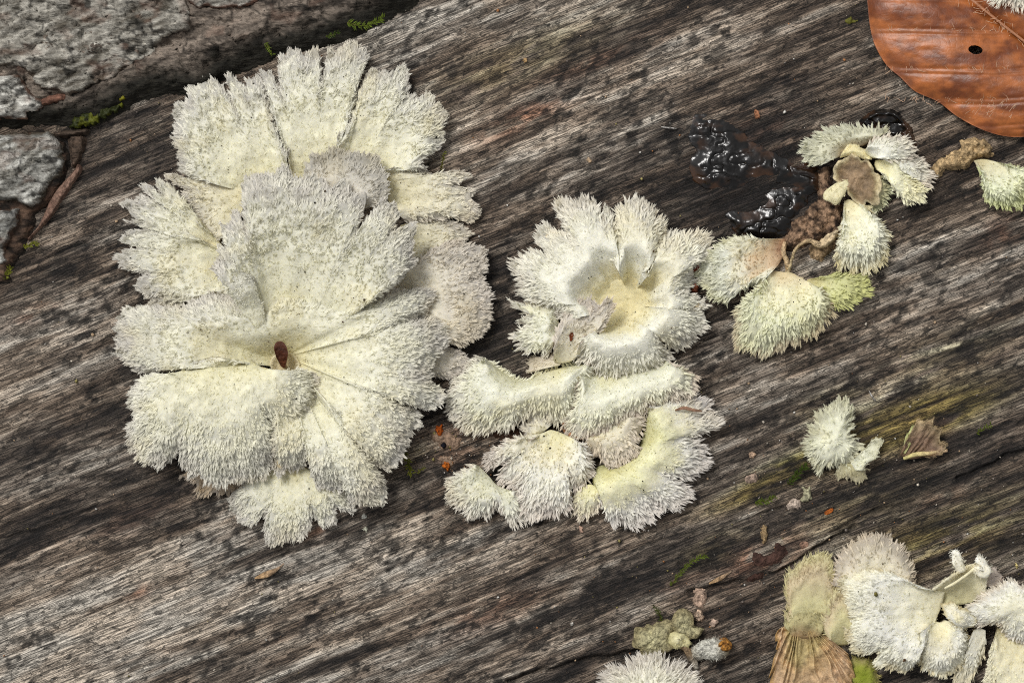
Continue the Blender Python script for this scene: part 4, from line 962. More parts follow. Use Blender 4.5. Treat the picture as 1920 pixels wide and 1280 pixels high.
lobe(T, Z5((962, 300), (958, 320), (966, 345)), Z5((1040, 305), (1110, 318), (1150, 380), (1182, 440), (1166, 486), (1110, 500), (1064, 450), (1042, 402), (995, 372)), [(0, 26), (.5, 52), (1, 28)], z0=2, cols=[(0, (236, 228, 180)), (.45, (244, 242, 210)), (1, (236, 234, 208))], hair=dict(SPIKE, felt=.5, L1=13), cren=(4, 3), seed=108)
T = Thing('split_gill_fungus', 'upturned taupe brown disc with pale rim showing its gill side', 'fungus', pz(Z5, 870, 400), 35, G_RIGHT)
lobe(T, [pz(Z5, 862, 392)], Z5((776, 300), (850, 280), (926, 302), (964, 370), (960, 450), (930, 506), (880, 498), (820, 462), (772, 400), (758, 340)), [(0, 38), (.5, 36), (.88, 32), (1, 36)], closed=True, cols=[(0, (150, 126, 98)), (.5, (144, 122, 96)), (.85, (128, 108, 80)), (.93, (170, 154, 116)), (1, (206, 192, 156))], hair=None, mat=M_GILL, cren=(9, 6), name='disc', lump=(13, 22), seed=109)
lobe(T, Z5((955, 360), (968, 420), (950, 490)), Z5((990, 385), (1026, 430), (1000, 490), (962, 534), (930, 526)), [(0, 32), (.5, 30), (1, 16)], cols=[(0, (216, 206, 160)), (1, (204, 206, 172))], hair=dict(SPIKE, felt=.1, L1=12), cren=(3, 3), seed=110, name='margin')
lobe(T, Z5((790, 292), (850, 280), (910, 300)), Z5((800, 262), (830, 238), (870, 248), (920, 262), (950, 300)), [(0, 36), (.5, 44), (1, 36)], cols=[(0, (226, 214, 164)), (1, (234, 224, 180))], hair=dict(VELVET, L1=4, L0=3), cren=(5, 4), lump=(5, 10), seed=111, name='margin')
T = Thing('fungus_fragment', 'flat pale cream tongue stuck on the left edge of the brown disc', 'fungus', pz(Z5, 770, 450), 40)
lobe(T, [pz(Z5, 772, 455)], Z5((720, 470), (735, 440), (775, 415), (820, 402), (832, 420), (815, 450), (790, 480), (770, 500), (735, 494)), [(0, 50), (.7, 49), (1, 42)], closed=True, cols=[(0, (236, 228, 190)), (1, (230, 222, 182))], hair=dict(VELVET, L1=3, L0=3), cren=(3, 3), lump=(3, 14), seed=112)
T = single('rotten_stub', 'rotting reddish brown fungus stub between the slime and the cream cone', 'fungus', pz(Z5, 680, 580), 20)
patch(T, Z5((690, 350), (740, 330), (775, 420), (812, 500), (812, 600), (800, 650), (720, 690), (600, 720), (500, 745), (490, 700), (545, 660), (575, 590), (630, 540), (690, 480), (670, 410)), 18, 16,
      lambda x, y, d, h: mixc(lin((52, 40, 32)) + 0 * x[..., None], lin((164, 134, 108)) + 0 * x[..., None], np.clip(0.45 + 2.6 * (fbm(x / 10, y / 10, 401, 4) - 0.5), 0, 1)), M_CRUST, 'rotten_stub', 2, (9, 16), ((9, 26), (9, 12)), 113)
T = Thing('dried_fungus_ribbon', 'curled tan ribbon of dried fungus edging the rotten brown stub', 'fungus', pz(Z5, 620, 740), 25)
tube(T, [(*pz(Z5, 545, 832), 10), (*pz(Z5, 560, 780), 22), (*pz(Z5, 580, 722), 30), (*pz(Z5, 612, 692), 34), (*pz(Z5, 650, 682), 34), (*pz(Z5, 690, 700), 32), (*pz(Z5, 730, 678), 30), (*pz(Z5, 775, 640), 28)], [3.5, 3.5, 2.8, 3.5, 4.5, 6, 8, 7], [(0, (206, 190, 152)), (.5, (190, 164, 126)), (1, (214, 196, 162))], M_CRUST, 'ribbon', 114, 2.2, 0.6)
patch(T, Z5((650, 700), (700, 685), (770, 650), (785, 690), (760, 730), (720, 770), (670, 780), (650, 740)), 16, 10, plain((178, 152, 118), 1.5, 402, 6), M_CRUST, 'crumbly_skirt', 2, (7, 10), ((9, 10),), 115)
tube(T, [(*pz(Z5, 532, 690), 24), (*pz(Z5, 520, 730), 30), (*pz(Z5, 540, 775), 24), (*pz(Z5, 545, 810), 14)], [4, 4.5, 4.5, 4], [(0, (196, 166, 130)), (1, (214, 190, 150))], M_CRUST, 'ribbon', 116, 1.3, 0.4)
T = single('dried_crust', 'crumbly tan crust between the white furry cap and the yellow green cone', 'crust', pz(Z5, 1370, 290), 15)
patch(T, Z5((1225, 320), (1290, 275), (1350, 252), (1372, 200), (1455, 192), (1498, 232), (1508, 280), (1430, 300), (1402, 332), (1350, 350), (1292, 350), (1252, 388), (1222, 362)), 20, 11, plain((186, 160, 120), 1.5, 403, 7), M_CRUST, 'dried_crust', 2, (7, 12), ((12, 14), (7, 7)), 117)
T = Thing('split_gill_fungus', 'yellow green tipped cone at the right edge below the beech leaf', 'fungus', pz(Z5, 1470, 310), 35)
lobe(T, Z5((1424, 302), (1470, 296), (1512, 304)), Z5((1440, 350), (1482, 420), (1474, 468), (1522, 508), (1600, 514), (1660, 488), (1722, 440), (1712, 372), (1640, 350), (1560, 322)), [(0, 24), (.4, 44), (.75, 54), (1, 28)], cols=[(0, (200, 190, 150)), (.35, (226, 224, 194)), (.65, (230, 233, 206)), (1, (204, 208, 148))], hair=dict(SPIKE, felt=.35, L1=12), cren=(4, 3), seed=118)

# ---- small dried pieces, right
T = Thing('dried_split_gill', 'pale mint ragged dried fungus flap standing beside the olive wood streak', 'fungus', pz(Z7, 1020, 230), 30)
MINT = [(0, (231, 231, 208)), (.6, (226, 226, 203)), (1, (210, 208, 182))]
lobe(T, [pz(Z7, 1020, 240)], Z7((1000, 104), (1040, 84), (1084, 104), (1088, 170), (1108, 250), (1122, 284), (1090, 338), (1000, 342), (962, 368), (932, 338), (908, 280), (922, 200), (952, 150)), [(0, 44), (.6, 38), (1, 20)], closed=True, cols=MINT, hair=dict(SPIKE, felt=.0, L0=7, L1=13, d0=.05, lean=.75, m=4), cren=(6, 4), lump=(12, 22), seed=121)
lobe(T, Z7((1090, 340), (1110, 370)), Z7((1120, 300), (1160, 270), (1178, 246), (1208, 252), (1206, 290), (1190, 320), (1150, 340), (1130, 370)), [(0, 22), (.6, 28), (1, 24)], cols=MINT, hair=dict(VELVET, L1=7), cren=(5, 4), lump=(7, 16), seed=122)
lobe(T, Z7((1060, 340), (1110, 345)), Z7((1036, 350), (1030, 380), (1044, 410), (1080, 396), (1110, 412), (1146, 400), (1150, 360)), [(0, 20), (.6, 18), (1, 10)], cols=[(0, (190, 186, 148)), (1, (196, 190, 164))], hair=dict(VELVET, L1=7), cren=(5, 4), lump=(6, 14), seed=123)
T = Thing('dried_split_gill', 'curled brown dried gill scrap to the right of the pale mint flap', 'fungus', pz(Z7, 1390, 270), 20)
lobe(T, Z7((1300, 305), (1330, 322), (1380, 318)), Z7((1325, 230), (1362, 184), (1430, 168), (1476, 208), (1502, 240), (1498, 288), (1420, 312)), [(0, 10), (.5, 17), (1, 22)], cols=[(0, (128, 104, 82)), (.6, (140, 114, 94)), (1, (170, 150, 116))], hair=dict(VELVET, s0=.8, L1=6), mat=M_GILL, ridges=(8, 26), cren=(11, 7), lump=(10, 24), seed=124, th=5)
tube(T, [(*pz(Z7, 1315, 318), 14), (*pz(Z7, 1370, 300), 20), (*pz(Z7, 1430, 296), 22), (*pz(Z7, 1500, 285), 20)], [3, 4, 4, 3], [(0, (206, 196, 130)), (1, (190, 160, 130))], M_GILL, 'gill_edge', 125, 1.4, 0.3)
lobe(T, Z7((1310, 290), (1320, 300)), Z7((1318, 240), (1340, 200), (1350, 190), (1342, 260)), [(0, 14), (1, 20)], cols=[(0, (196, 196, 140)), (1, (186, 190, 136))], hair=dict(VELVET, L1=8), cren=(4, 3), seed=126)

T = Thing('dried_split_gill', 'shrivelled olive dried fungus with wrinkled lobes above the bottom edge tuft', 'fungus', pz(Z8, 320, 580), 20)
OLV = [(0, (192, 186, 146)), (.6, (176, 169, 132)), (1, (146, 136, 102))]
lobe(T, [pz(Z8, 250, 575)], Z8((160, 560), (170, 520), (230, 505), (290, 482), (325, 495), (345, 560), (330, 610), (280, 650), (230, 668), (195, 640), (162, 605)), [(0, 30), (.6, 27), (1, 14)], closed=True, cols=OLV, hair=None, mat=M_CRUST, cren=(7, 4), lump=(20, 20), seed=131)
lobe(T, [pz(Z8, 390, 510)], Z8((342, 480), (380, 455), (415, 470), (430, 510), (482, 525), (480, 555), (420, 565), (370, 560), (345, 530)), [(0, 26), (.6, 26), (1, 12)], closed=True, cols=OLV, hair=None, mat=M_CRUST, cren=(6, 4), lump=(18, 16), seed=132)
lobe(T, [pz(Z8, 360, 570)], Z8((325, 555), (370, 540), (410, 565), (395, 600), (340, 602)), [(0, 36), (1, 22)], closed=True, cols=[(0, (226, 220, 180)), (1, (206, 198, 150))], hair=dict(VELVET, L1=4), cren=(5, 3), lump=(8, 10), seed=133)
T = Thing('hollow_stalk', 'grey white hollow fungus stalk with brown core at its cut end', 'fungus', pz(Z8, 500, 620), 25)
tube(T, [(*pz(Z8, 430, 650), 10), (*pz(Z8, 470, 625), 18), (*pz(Z8, 530, 608), 24), (*pz(Z8, 585, 600), 27)], [12, 17, 19, 17], [(0, (150, 140, 122)), (.35, (200, 198, 186)), (.65, (206, 204, 192)), (1, (132, 118, 90))], M_CRUST, 'stalk', 134, 0.9, 0.5, hair=dict(VELVET, L1=6, d1=.05))
patch(T, Z8((540, 595), (555, 575), (585, 572), (604, 592), (600, 616), (575, 626), (550, 618)), 6, 4, lambda x, y, d, h: mixc(lin((92, 58, 26)) + 0 * x[..., None], lin((196, 138, 66)) + 0 * x[..., None], np.clip(.5 + 2.4 * (fbm(x / 5, y / 5, 404, 3) - .5), 0, 1)), M_CRUST, 'core', 1.5, (2, 6), ((8, 7),), 135, z0=42)
tube(T, [(*pz(Z8, 350, 600), 10), (*pz(Z8, 395, 612), 16), (*pz(Z8, 425, 650), 14), (*pz(Z8, 450, 705), 6)], [4, 6, 7, 5], [(0, (136, 116, 90)), (.5, (128, 108, 84)), (1, (206, 200, 184))], M_CRUST, 'root', 136, 1.0, 0.35)
T = Thing('split_gill_fungus', 'white bristly tuft cut by the bottom edge below the olive dried fungus', 'fungus', pz(Z8, 230, 780), 35)
lobe(T, [pz(Z8, 240, 830)], Z8((26, 780), (40, 730), (70, 712), (120, 714), (180, 688), (270, 678), (350, 690), (400, 732), (430, 790), (430, 880), (330, 960), (150, 970), (40, 880)), [(0, 60), (.5, 54), (1, 22)], closed=True, cols=[(0, (240, 236, 204)), (.5, (240, 238, 222)), (1, (220, 214, 204))], hair=dict(SPIKE, felt=.0, L1=20, L0=10, d1=.15), cren=(6, 4), seed=137)

# ---- lower right cluster
T = Thing('split_gill_fungus', 'olive tan bristle edged cap on the left of the lower right cluster', 'fungus', pz(Z8, 960, 520), 30, G_LOW)
OT = [(0, (200, 192, 144)), (.5, (206, 199, 154)), (.8, (202, 186, 154)), (1, (208, 200, 156))]
SPARSE = dict(SPIKE, rd=0.0, s0=.0, felt=.7, d0=.06, d1=.07, L0=2.6, L1=12, m=1, sig=1, r=1.0, rim=2.2)
lobe(T, Z8((890, 530), (950, 555), (1030, 550)), Z8((840, 470), (866, 420), (846, 370), (856, 292), (904, 252), (924, 212), (990, 190), (1038, 208), (1058, 250), (1090, 320), (1080, 400), (1070, 490)), [(0, 14), (.5, 34), (.8, 30), (1, 20)], cols=OT, hair=SPARSE, cren=(4, 2), seed=141)
lobe(T, Z8((1080, 600), (1120, 600), (1150, 590)), Z8((1035, 560), (1008, 485), (1052, 392), (1100, 345), (1140, 420), (1160, 500)), [(0, 20), (.5, 40), (1, 30)], cols=OT, hair=dict(SPARSE, L1=13), cren=(7, 4), lump=(6, 22), seed=142)
lobe(T, Z8((880, 560), (940, 570), (1000, 560)), Z8((832, 500), (836, 460), (880, 430), (940, 440), (990, 470), (1020, 520)), [(0, 20), (.5, 30), (1, 22)], z0=6, cols=[(0, (160, 132, 98)), (.5, (186, 176, 132)), (1, (190, 182, 138))], hair=dict(VELVET, L0=3, L1=6), cren=(8, 5), lump=(10, 18), seed=143)
T = Thing('split_gill_fungus', 'brown pleated gill fan turned upward at the bottom edge', 'fungus', pz(Z8, 940, 540), 30, G_LOW)
lobe(T, Z8((860, 500), (920, 510), (990, 520)), Z8((806, 532), (800, 620), (788, 720), (770, 800), (800, 900), (920, 960), (1050, 940), (1130, 840), (1150, 700), (1116, 625), (1050, 580)), [(0, 24), (.4, 30), (.8, 26), (1, 22)], cols=[(0, (146, 118, 80)), (.25, (186, 168, 118)), (.45, (196, 166, 124)), (.75, (202, 172, 138)), (1, (178, 142, 92))], hair=None, mat=M_GILL, ridges=(12, 34), cren=(12, 7), fold=(10, 60), lump=(14, 34), seed=144, res=3)
T = Thing('split_gill_fungus', 'bright lime green knob under the white cap at the bottom edge', 'fungus', pz(Z8, 1200, 730), 20, G_LOW)
lobe(T, [pz(Z8, 1195, 735)], Z8((1130, 700), (1190, 660), (1248, 684), (1266, 740), (1238, 810), (1150, 820)), [(0, 30), (.6, 28), (1, 12)], closed=True, cols=[(0, (128, 140, 44)), (.6, (146, 152, 64)), (1, (168, 158, 104))], hair=dict(VELVET, L1=9, d0=.02, d1=.04), cren=(5, 4), lump=(6, 16), seed=145)
T = Thing('split_gill_fungus', 'beige white rounded cap behind the largest white cap of the lower right cluster', 'fungus', pz(Z8, 1270, 320), 35, G_LOW)
lobe(T, Z8((1140, 350), (1230, 350), (1320, 370), (1400, 400)), Z8((1066, 330), (1068, 250), (1104, 194), (1142, 154), (1200, 126), (1270, 112), (1338, 144), (1388, 190), (1416, 240), (1424, 320), (1420, 390)), [(0, 30), (.5, 34), (.85, 32), (1, 20)], cols=[(0, (228, 223, 200)), (.5, (227, 220, 198)), (1, (212, 200, 182))], hair=dict(SPIKE, felt=.45, L1=12, d1=.03, m=2), cren=(3, 2), seed=146)
T = Thing('split_gill_fungus', 'largest white furry cap of the lower right cluster, three lobed with bristly hem', 'fungus', pz(Z8, 1530, 420), 55, G_LOW)
LW = [(0, (236, 230, 196)), (.35, (240, 236, 212)), (.65, (236, 235, 225)), (.9, (238, 236, 218)), (1, (216, 206, 172))]
FUR = dict(SPIKE, rd=.08, felt=.5, L0=4, L1=9, d0=.11, d1=.16, lean=.75, m=4)
lobe(T, Z8((1570, 360), (1560, 400), (1550, 440), (1530, 480)), Z8((1430, 335), (1350, 296), (1262, 256), (1172, 258), (1112, 292), (1104, 350), (1112, 420), (1134, 480), (1114, 500), (1142, 560), (1172, 618), (1232, 648), (1272, 696), (1340, 710), (1400, 718), (1430, 690), (1436, 620), (1450, 540)), [(0, 34), (.3, 54), (.65, 72), (.85, 66), (1, 34)], cols=LW, hair=FUR, cren=(5, 3), fold=(5, 90), th=12, splits=[(*pz(Z8, 1120, 490), .10, 8), (*pz(Z8, 1235, 650), .13, 8)], seed=147)
lobe(T, Z8((1520, 490), (1550, 500), (1575, 490)), Z8((1455, 540), (1452, 640), (1464, 690), (1500, 724), (1560, 734), (1620, 714), (1676, 650), (1686, 580), (1640, 525), (1605, 495)), [(0, 40), (.4, 62), (.75, 60), (1, 30)], cols=LW, hair=dict(FUR, felt=.4, L1=11), cren=(5, 3), th=11, seed=148)
lobe(T, [pz(Z8, 1620, 480)], Z8((1570, 450), (1562, 420), (1590, 405), (1620, 415), (1650, 450), (1688, 480), (1690, 515), (1640, 525), (1590, 500)), [(0, 74), (.6, 70), (1, 52)], closed=True, cols=LW, hair=dict(VELVET, L1=6), cren=(6, 4), lump=(8, 14), seed=149)
T = Thing('split_gill_fungus', 'cream funnel with two knobbly fingers standing above the white caps', 'fungus', pz(Z8, 1620, 360), 45, G_LOW)
lobe(T, Z8((1545, 430), (1590, 425), (1640, 420), (1690, 410)), Z8((1505, 345), (1560, 300), (1620, 262), (1690, 232), (1740, 250), (1745, 320), (1740, 380)), [(0, 22), (.4, 26), (.75, 44), (1, 56)], cols=[(0, (206, 200, 158)), (.5, (214, 208, 172)), (1, (228, 222, 196))], hair=dict(VELVET, s0=.75, L1=6), cren=(3, 2), seed=150, name='funnel')
tube(T, [(*pz(Z8, 1560, 340), 56), (*pz(Z8, 1620, 305), 60), (*pz(Z8, 1690, 252), 62)], [2.2, 2.6, 3], [(0, (226, 218, 184)), (1, (226, 218, 184))], M_CAP, 'rim_fold', 151, 0.9, 0.2)
tube(T, [(*pz(Z8, 1636, 262), 56), (*pz(Z8, 1620, 225), 60), (*pz(Z8, 1606, 190), 60), (*pz(Z8, 1598, 172), 58)], [8, 10, 10.5, 7], [(0, (228, 222, 198)), (1, (240, 238, 226))], M_CAP, 'finger', 152, 1.0, 0.6, hair=dict(VELVET, L1=8))
tube(T, [(*pz(Z8, 1695, 250), 60), (*pz(Z8, 1735, 262), 62), (*pz(Z8, 1728, 225), 64), (*pz(Z8, 1702, 205), 64)], [9, 11, 10, 8], [(0, (228, 222, 198)), (1, (240, 238, 226))], M_CAP, 'finger', 153, 1.0, 0.6, hair=dict(VELVET, L1=8))
lobe(T, Z8((1740, 330), (1780, 340)), Z8((1750, 280), (1780, 262), (1830, 300), (1842, 322), (1820, 340)), [(0, 36), (1, 26)], cols=[(0, (206, 194, 180)), (1, (196, 184, 172))], hair=dict(VELVET, L1=6), cren=(5, 4), lump=(6, 12), seed=154)
T = Thing('split_gill_fungus', 'domed white hood cut by the right edge of the picture', 'fungus', pz(Z8, 1900, 430), 55, G_LOW)
lobe(T, [pz(Z8, 1900, 420)], Z8((1920, 330), (1830, 330), (1752, 364), (1694, 402), (1664, 432), (1698, 470), (1694, 498), (1742, 514), (1800, 500), (1842, 556), (1900, 578), (1990, 590), (2080, 560), (2110, 450), (2040, 350)), [(0, 86), (.5, 78), (.85, 62), (1, 44)], closed=True, cols=[(0, (238, 234, 206)), (.5, (234, 232, 214)), (.85, (232, 230, 220)), (1, (222, 214, 198))], hair=dict(FUR, felt=.35, L1=9), cren=(6, 4), lump=(5, 26), seed=155)
T = Thing('split_gill_fungus', 'smooth cream flared stalk below the domed white hood', 'fungus', pz(Z8, 1860, 560), 35, G_LOW)
lobe(T, Z8((1800, 520), (1870, 530), (1960, 560)), Z8((1772, 600), (1762, 700), (1744, 790), (1760, 900), (1850, 960), (1990, 940), (2060, 800), (2020, 640)), [(0, 30), (.4, 48), (.8, 48), (1, 24)], cols=[(0, (224, 214, 172)), (.5, (240, 234, 204)), (1, (236, 232, 210))], hair=dict(FUR, felt=.5, L1=10), cren=(4, 3), seed=156)
T = Thing('split_gill_fungus', 'narrow greyish white flap between the white cap and the cream stalk', 'fungus', pz(Z8, 1700, 580), 30, G_LOW)
lobe(T, Z8((1690, 530), (1720, 520), (1745, 530)), Z8((1660, 600), (1655, 660), (1618, 730), (1640, 762), (1690, 750), (1705, 700), (1745, 610)), [(0, 36), (.5, 40), (1, 22)], cols=[(0, (218, 214, 196)), (.6, (232, 230, 216)), (1, (226, 218, 190))], hair=dict(FUR, felt=.4, L1=14), cren=(4, 3), seed=157)
T = Thing('split_gill_fungus', 'white fringe resting on the beech leaf at the top right corner', 'fungus', (1900, -30), 60)
lobe(T, [(1905, -40)], [(1850, -30), (1862, -4), (1875, 8), (1890, 4), (1905, 13), (1925, 8), (1960, 0), (1975, -40), (1950, -90), (1900, -100), (1860, -75)], [(0, 84), (.6, 76), (1, 58)], closed=True, cols=WH, hair=dict(SPIKE, felt=.1), cren=(4, 3), seed=158)

# ------------------------------------------------------------------ black slime
def slime_col(x, y, d, h):
    n = fbm(x / 24, y / 16, 501, 3)
    return mixc(lin((16, 14, 13)) + 0 * x[..., None], lin((60, 40, 26)) + 0 * x[..., None], sst(0.45, 0.7, n) * sst(34, 4, d))
def sl_ridge(x, y, d):
    r = 1 - np.abs(fbm(x / 30, y / 20, 502, 2) - 0.5) * 2
    return -4.5 * sst(0.84, 0.99, r)
T = single('slime_puddle', 'large glossy black slime puddle left of the brown disc', 'slime', (1390, 310), 8)
patch(T, Z5((70, 150), (110, 85), (200, 85), (270, 120), (340, 180), (430, 230), (520, 280), (600, 290), (670, 320), (710, 390), (690, 450), (620, 470), (560, 420), (480, 410), (400, 390), (330, 440), (240, 450), (150, 440), (90, 380), (75, 310), (110, 260), (80, 210)), 8, 26, slime_col, M_SLIME, 'slime_puddle', 2.2, (9, 40), ((4, 70), (2.4, 18)), 511, extra=sl_ridge)
T = single('slime_puddle', 'smaller black slime lump beside the rotten brown stub', 'slime', (1440, 395), 10)
patch(T, Z5((270, 560), (400, 520), (460, 450), (560, 410), (630, 450), (640, 530), (590, 590), (540, 650), (430, 690), (340, 680), (280, 620)), 8, 24, slime_col, M_SLIME, 'slime_puddle', 2.0, (9, 36), ((6, 60), (2.4, 17)), 512, extra=sl_ridge)
T = single('slime_puddle', 'rounded black slime blob behind the white furry cap', 'slime', (1668, 235), 10)
patch(T, Z5((880, 130), (920, 80), (980, 56), (1050, 66), (1100, 110), (1140, 170), (1158, 240), (1150, 280), (1110, 250), (1040, 200), (960, 190)), 12, 10, slime_col, M_SLIME, 'slime_puddle', 2.0, (3, 16), ((5, 40), (4, 18)), 513, extra=lambda x, y, d: sl_ridge(x, y, d) + 7 * np.exp(-((d - 8) / 5) ** 2))

# ------------------------------------------------------------------ moss
MOSS_C = [(70, 88, 28), (98, 114, 36), (126, 130, 44), (64, 78, 28)]
def sprig(label, pts, n=18, ll=9, w=2.4, c=1, name='moss_sprig', seed=1, h0=4, h1=16, cat='moss'):
    rng = np.random.default_rng(seed)
    T = Thing(name, label, cat, pts[0], 10, 'green moss sprigs')
    k = len(pts)
    P3 = [(p[0], p[1], h0 + (h1 - h0) * i / (k - 1)) for i, p in enumerate(pts)]
    tube(T, P3, [1.3] + [1.0] * (k - 2) + [0.6], [(0, (96, 84, 40)), (1, MOSS_C[c])], M_MOSS, 'stem', seed, 1, 0.1, nseg=5)
    C, _ = crs(np.array([(p[0] - 960, 640 - p[1], p[2]) for p in P3]), n)
    t = norm(np.gradient(C, axis=0))
    V = []; F = []; CC = []
    for i in range(n):
        for _ in range(3):
            a = rng.uniform(0, 6.28)
            sd = norm(np.cross(t[i], [0, 0, 1.0])); up = np.cross(sd, t[i])
            d = norm(t[i] * 0.75 + sd * math.cos(a) + up * abs(math.sin(a)) * 0.8)
            L = ll * rng.uniform(0.7, 1.2); x = norm(np.cross(d, [0, 0, 1.0] + rng.normal(size=3) * 0.3))
            o = len(V); b = C[i]; bn = np.cross(x, d)
            V += [b, b + d * L * .4 + x * w / 2 - bn * .5, b + d * L * .4 - x * w / 2 - bn * .5, b + d * L, b + d * L * .4 + bn * .7]
            F += [(o, o + 1, o + 4), (o + 1, o + 3, o + 4), (o + 3, o + 2, o + 4), (o + 2, o, o + 4)]
            cc = lin(MOSS_C[c]) * rng.uniform(0.7, 1.35)
            CC += [cc] * 5
    me = build_mesh('leaflets', T.world(np.array(V)), [np.array(F)], np.array(CC), False)
    add(T, 'leaflets', me, M_MOSS, None, 'stuff')
sprig('bright moss sprig lying on the dark bark edge at the top', [(652, 44), (672, 50), (692, 50), (706, 44), (720, 36)], 22, 12, 3, 1, seed=601, h0=30, h1=42)
sprig('pale moss shoot on the bark edge above the big rosette', [(500, 82), (506, 94), (512, 104)], 8, 8, 2.6, 1, seed=602, h0=32, h1=40)
sprig('small moss tip left of the moss sprig on the top bark edge', [(612, 70), (624, 68), (634, 62)], 9, 8, 2.4, 0, seed=603, h0=28, h1=36)
sprig('thin olive moss shoot on the right of the top fan', [(826, 318), (830, 304), (834, 286)], 9, 6, 2, 2, seed=604, h0=5, h1=30)
sprig('yellow green moss star beside the reddish bark splinter', [(44, 462), (54, 460), (66, 457), (72, 455)], 12, 9, 3, 2, seed=605, h0=8, h1=18)
sprig('little moss tuft at the left edge under the grey bark', [(8, 524), (14, 512), (20, 500)], 12, 10, 3, 2, seed=606, h0=6, h1=20)
sprig('longest feathery moss shoot on bare wood near the bottom', [(1258, 1098), (1272, 1078), (1288, 1060), (1304, 1048), (1322, 1041)], 26, 9, 2.4, 1, seed=607)
sprig('short dark moss stem below the longest feathery shoot', [(1240, 1164), (1235, 1148), (1226, 1134)], 10, 7, 2, 0, seed=608)
sprig('dark green moss tuft left of the pale mint flap', [(1478, 908), (1490, 896), (1500, 884), (1512, 874)], 22, 11, 2.6, 0, seed=609)
sprig('green moss tuft by the wood crumbs below the mint flap', [(1416, 944), (1428, 940), (1440, 938), (1452, 932)], 16, 10, 2.4, 1, seed=610)
sprig('single bright moss leaf near the right edge', [(1832, 812), (1844, 804), (1856, 797)], 8, 9, 3, 1, seed=611)
sprig('yellowish moss scrap right of the lowest rosette fan', [(758, 848), (764, 862), (766, 878), (772, 886)], 14, 10, 3, 2, seed=612)
sprig('tiny moss fleck on wood left of the orange specks', [(782, 886), (790, 880), (797, 876)], 6, 6, 2, 2, seed=613)
def moss_col(x, y, d, h):
    return mixc(lin((52, 58, 20)) + 0 * x[..., None], lin((104, 108, 26)) + 0 * x[..., None], sst(0.45, 0.7, fbm(x / 9, y / 9, 620, 3)))
for (poly, lab, sd) in (([(130, 236), (150, 214), (178, 206), (204, 196), (222, 188), (232, 200), (210, 214), (186, 226), (160, 236)], 'yellow green moss film along the overhanging bark edge', 621), ([(220, 178), (228, 168), (238, 172), (238, 186), (226, 190)], 'bright yellow moss cushion at the corner of the bark edge', 622), ([(186, 196), (194, 188), (202, 192), (196, 200)], 'tiny yellow moss cushion left of the bright one', 623)):
    T = single('moss_cushion', lab, 'moss', poly[0], 20)
    patch(T, poly, 6, 5, moss_col if sd == 621 else plain((126, 122, 26), 1.1, sd, 4), M_MOSS, 'moss_cushion', 1.4, (7 if sd == 621 else 5, 7), ((5, 5),), sd, z0=18 if sd == 621 else 22)

# ------------------------------------------------------------------ scraps, crumbs, specks
def blobf(name, label, cat, at, r, c, h=6, seed=1, mat=None, group=None, ry=None, rag=0.6, z0=0, v=1.1):
    rng = np.random.default_rng(seed); ry = ry or r
    T = single(name, label, cat, at, 6 + z0, group)
    pts = [(at[0] + math.cos(a) * r * rng.uniform(.75, 1.2), at[1] + math.sin(a) * ry * rng.uniform(.75, 1.2)) for a in np.linspace(0, 6.28, 9)[:-1]]
    patch(T, pts, h, max(2.0, r * .45), plain(c, v, seed, max(3, r / 2)), mat or M_CRUST, name, max(1.0, r / 7), (r * rag, r * .8), ((h * .7, max(4, r * .7)),), seed, z0=z0)
TAN = (196, 166, 140)
blobf('tan_crust', 'tan grainy crust around the upper orange speck beside the big rosette', 'crust', (836, 826), 26, (150, 126, 106), 7, 701, ry=17)
blobf('tan_crust', 'tan grainy crust around the lower orange speck', 'crust', (836, 862), 17, (156, 132, 112), 7, 702, ry=15)
blobf('orange_scale', 'upper orange scale set in tan crust beside the big rosette', 'scale', (824, 806), 7, (186, 90, 26), 5, 703, ry=11, z0=5, rag=.5, v=.9)
blobf('orange_scale', 'lower orange scale set in tan crust', 'scale', (838, 873), 8, (192, 104, 34), 5, 704, ry=8, z0=5, rag=.5, v=.9)
blobf('dark_pellet', 'small blue black pellet between the two orange scales', 'pellet', (832, 835), 5.5, (22, 22, 34), 9, 705, z0=5, rag=.2)
blobf('brown_debris', 'dark brown grainy debris under the saddle shaped cap', 'debris', (948, 812), 34, (92, 68, 54), 9, 706, ry=16, rag=.7, v=1.3)
blobf('bark_crumb', 'brown bark crumb wedged right of the white ring cap', 'crumb', (1303, 500), 9, (128, 62, 40), 14, 707, ry=14, z0=22)
blobf('bark_crumb', 'reddish bark crumb right of the ring cap, lower one', 'crumb', (1299, 538), 10, (142, 80, 56), 12, 708, ry=12, z0=14)
blobf('brown_flake', 'brown flake on the cream stem inside the white ring cap', 'flake', (1071, 629), 5.5, (128, 66, 34), 5, 709, ry=12, z0=62, rag=.15, v=.3)
blobf('dark_fleck', 'black fleck on the left of the white ring cap', 'fleck', (1044, 551), 4, (30, 30, 28), 4, 710, ry=6, z0=66, rag=.2)
blobf('dark_fleck', 'black dot right of the bud scale in the funnel', 'fleck', (614, 684), 4.2, (28, 26, 24), 5, 711, z0=44, rag=.15)
blobf('dark_fleck', 'olive dot on the largest white cap of the lower right cluster', 'fleck', (1643, 1114), 4, (112, 104, 56), 4, 712, ry=5.5, z0=72, rag=.15)
T = Thing('bud_scale', 'dark brown bud scale standing in the funnel of the largest rosette', 'bud scale', (530, 672), 50)
lobe(T, [(526, 686), (532, 690), (536, 686)], [(518, 668), (515, 652), (520, 643), (530, 641), (538, 650), (541, 664), (538, 678)], [(0, 46), (.5, 60), (1, 70)], cols=[(0, (96, 56, 34)), (.5, (74, 38, 24)), (1, (82, 46, 30))], hair=None, mat=M_GILL, cren=(1.5, 1), th=3, fold=(1, 30), lump=(2, 9), name='scale', res=2, seed=713)
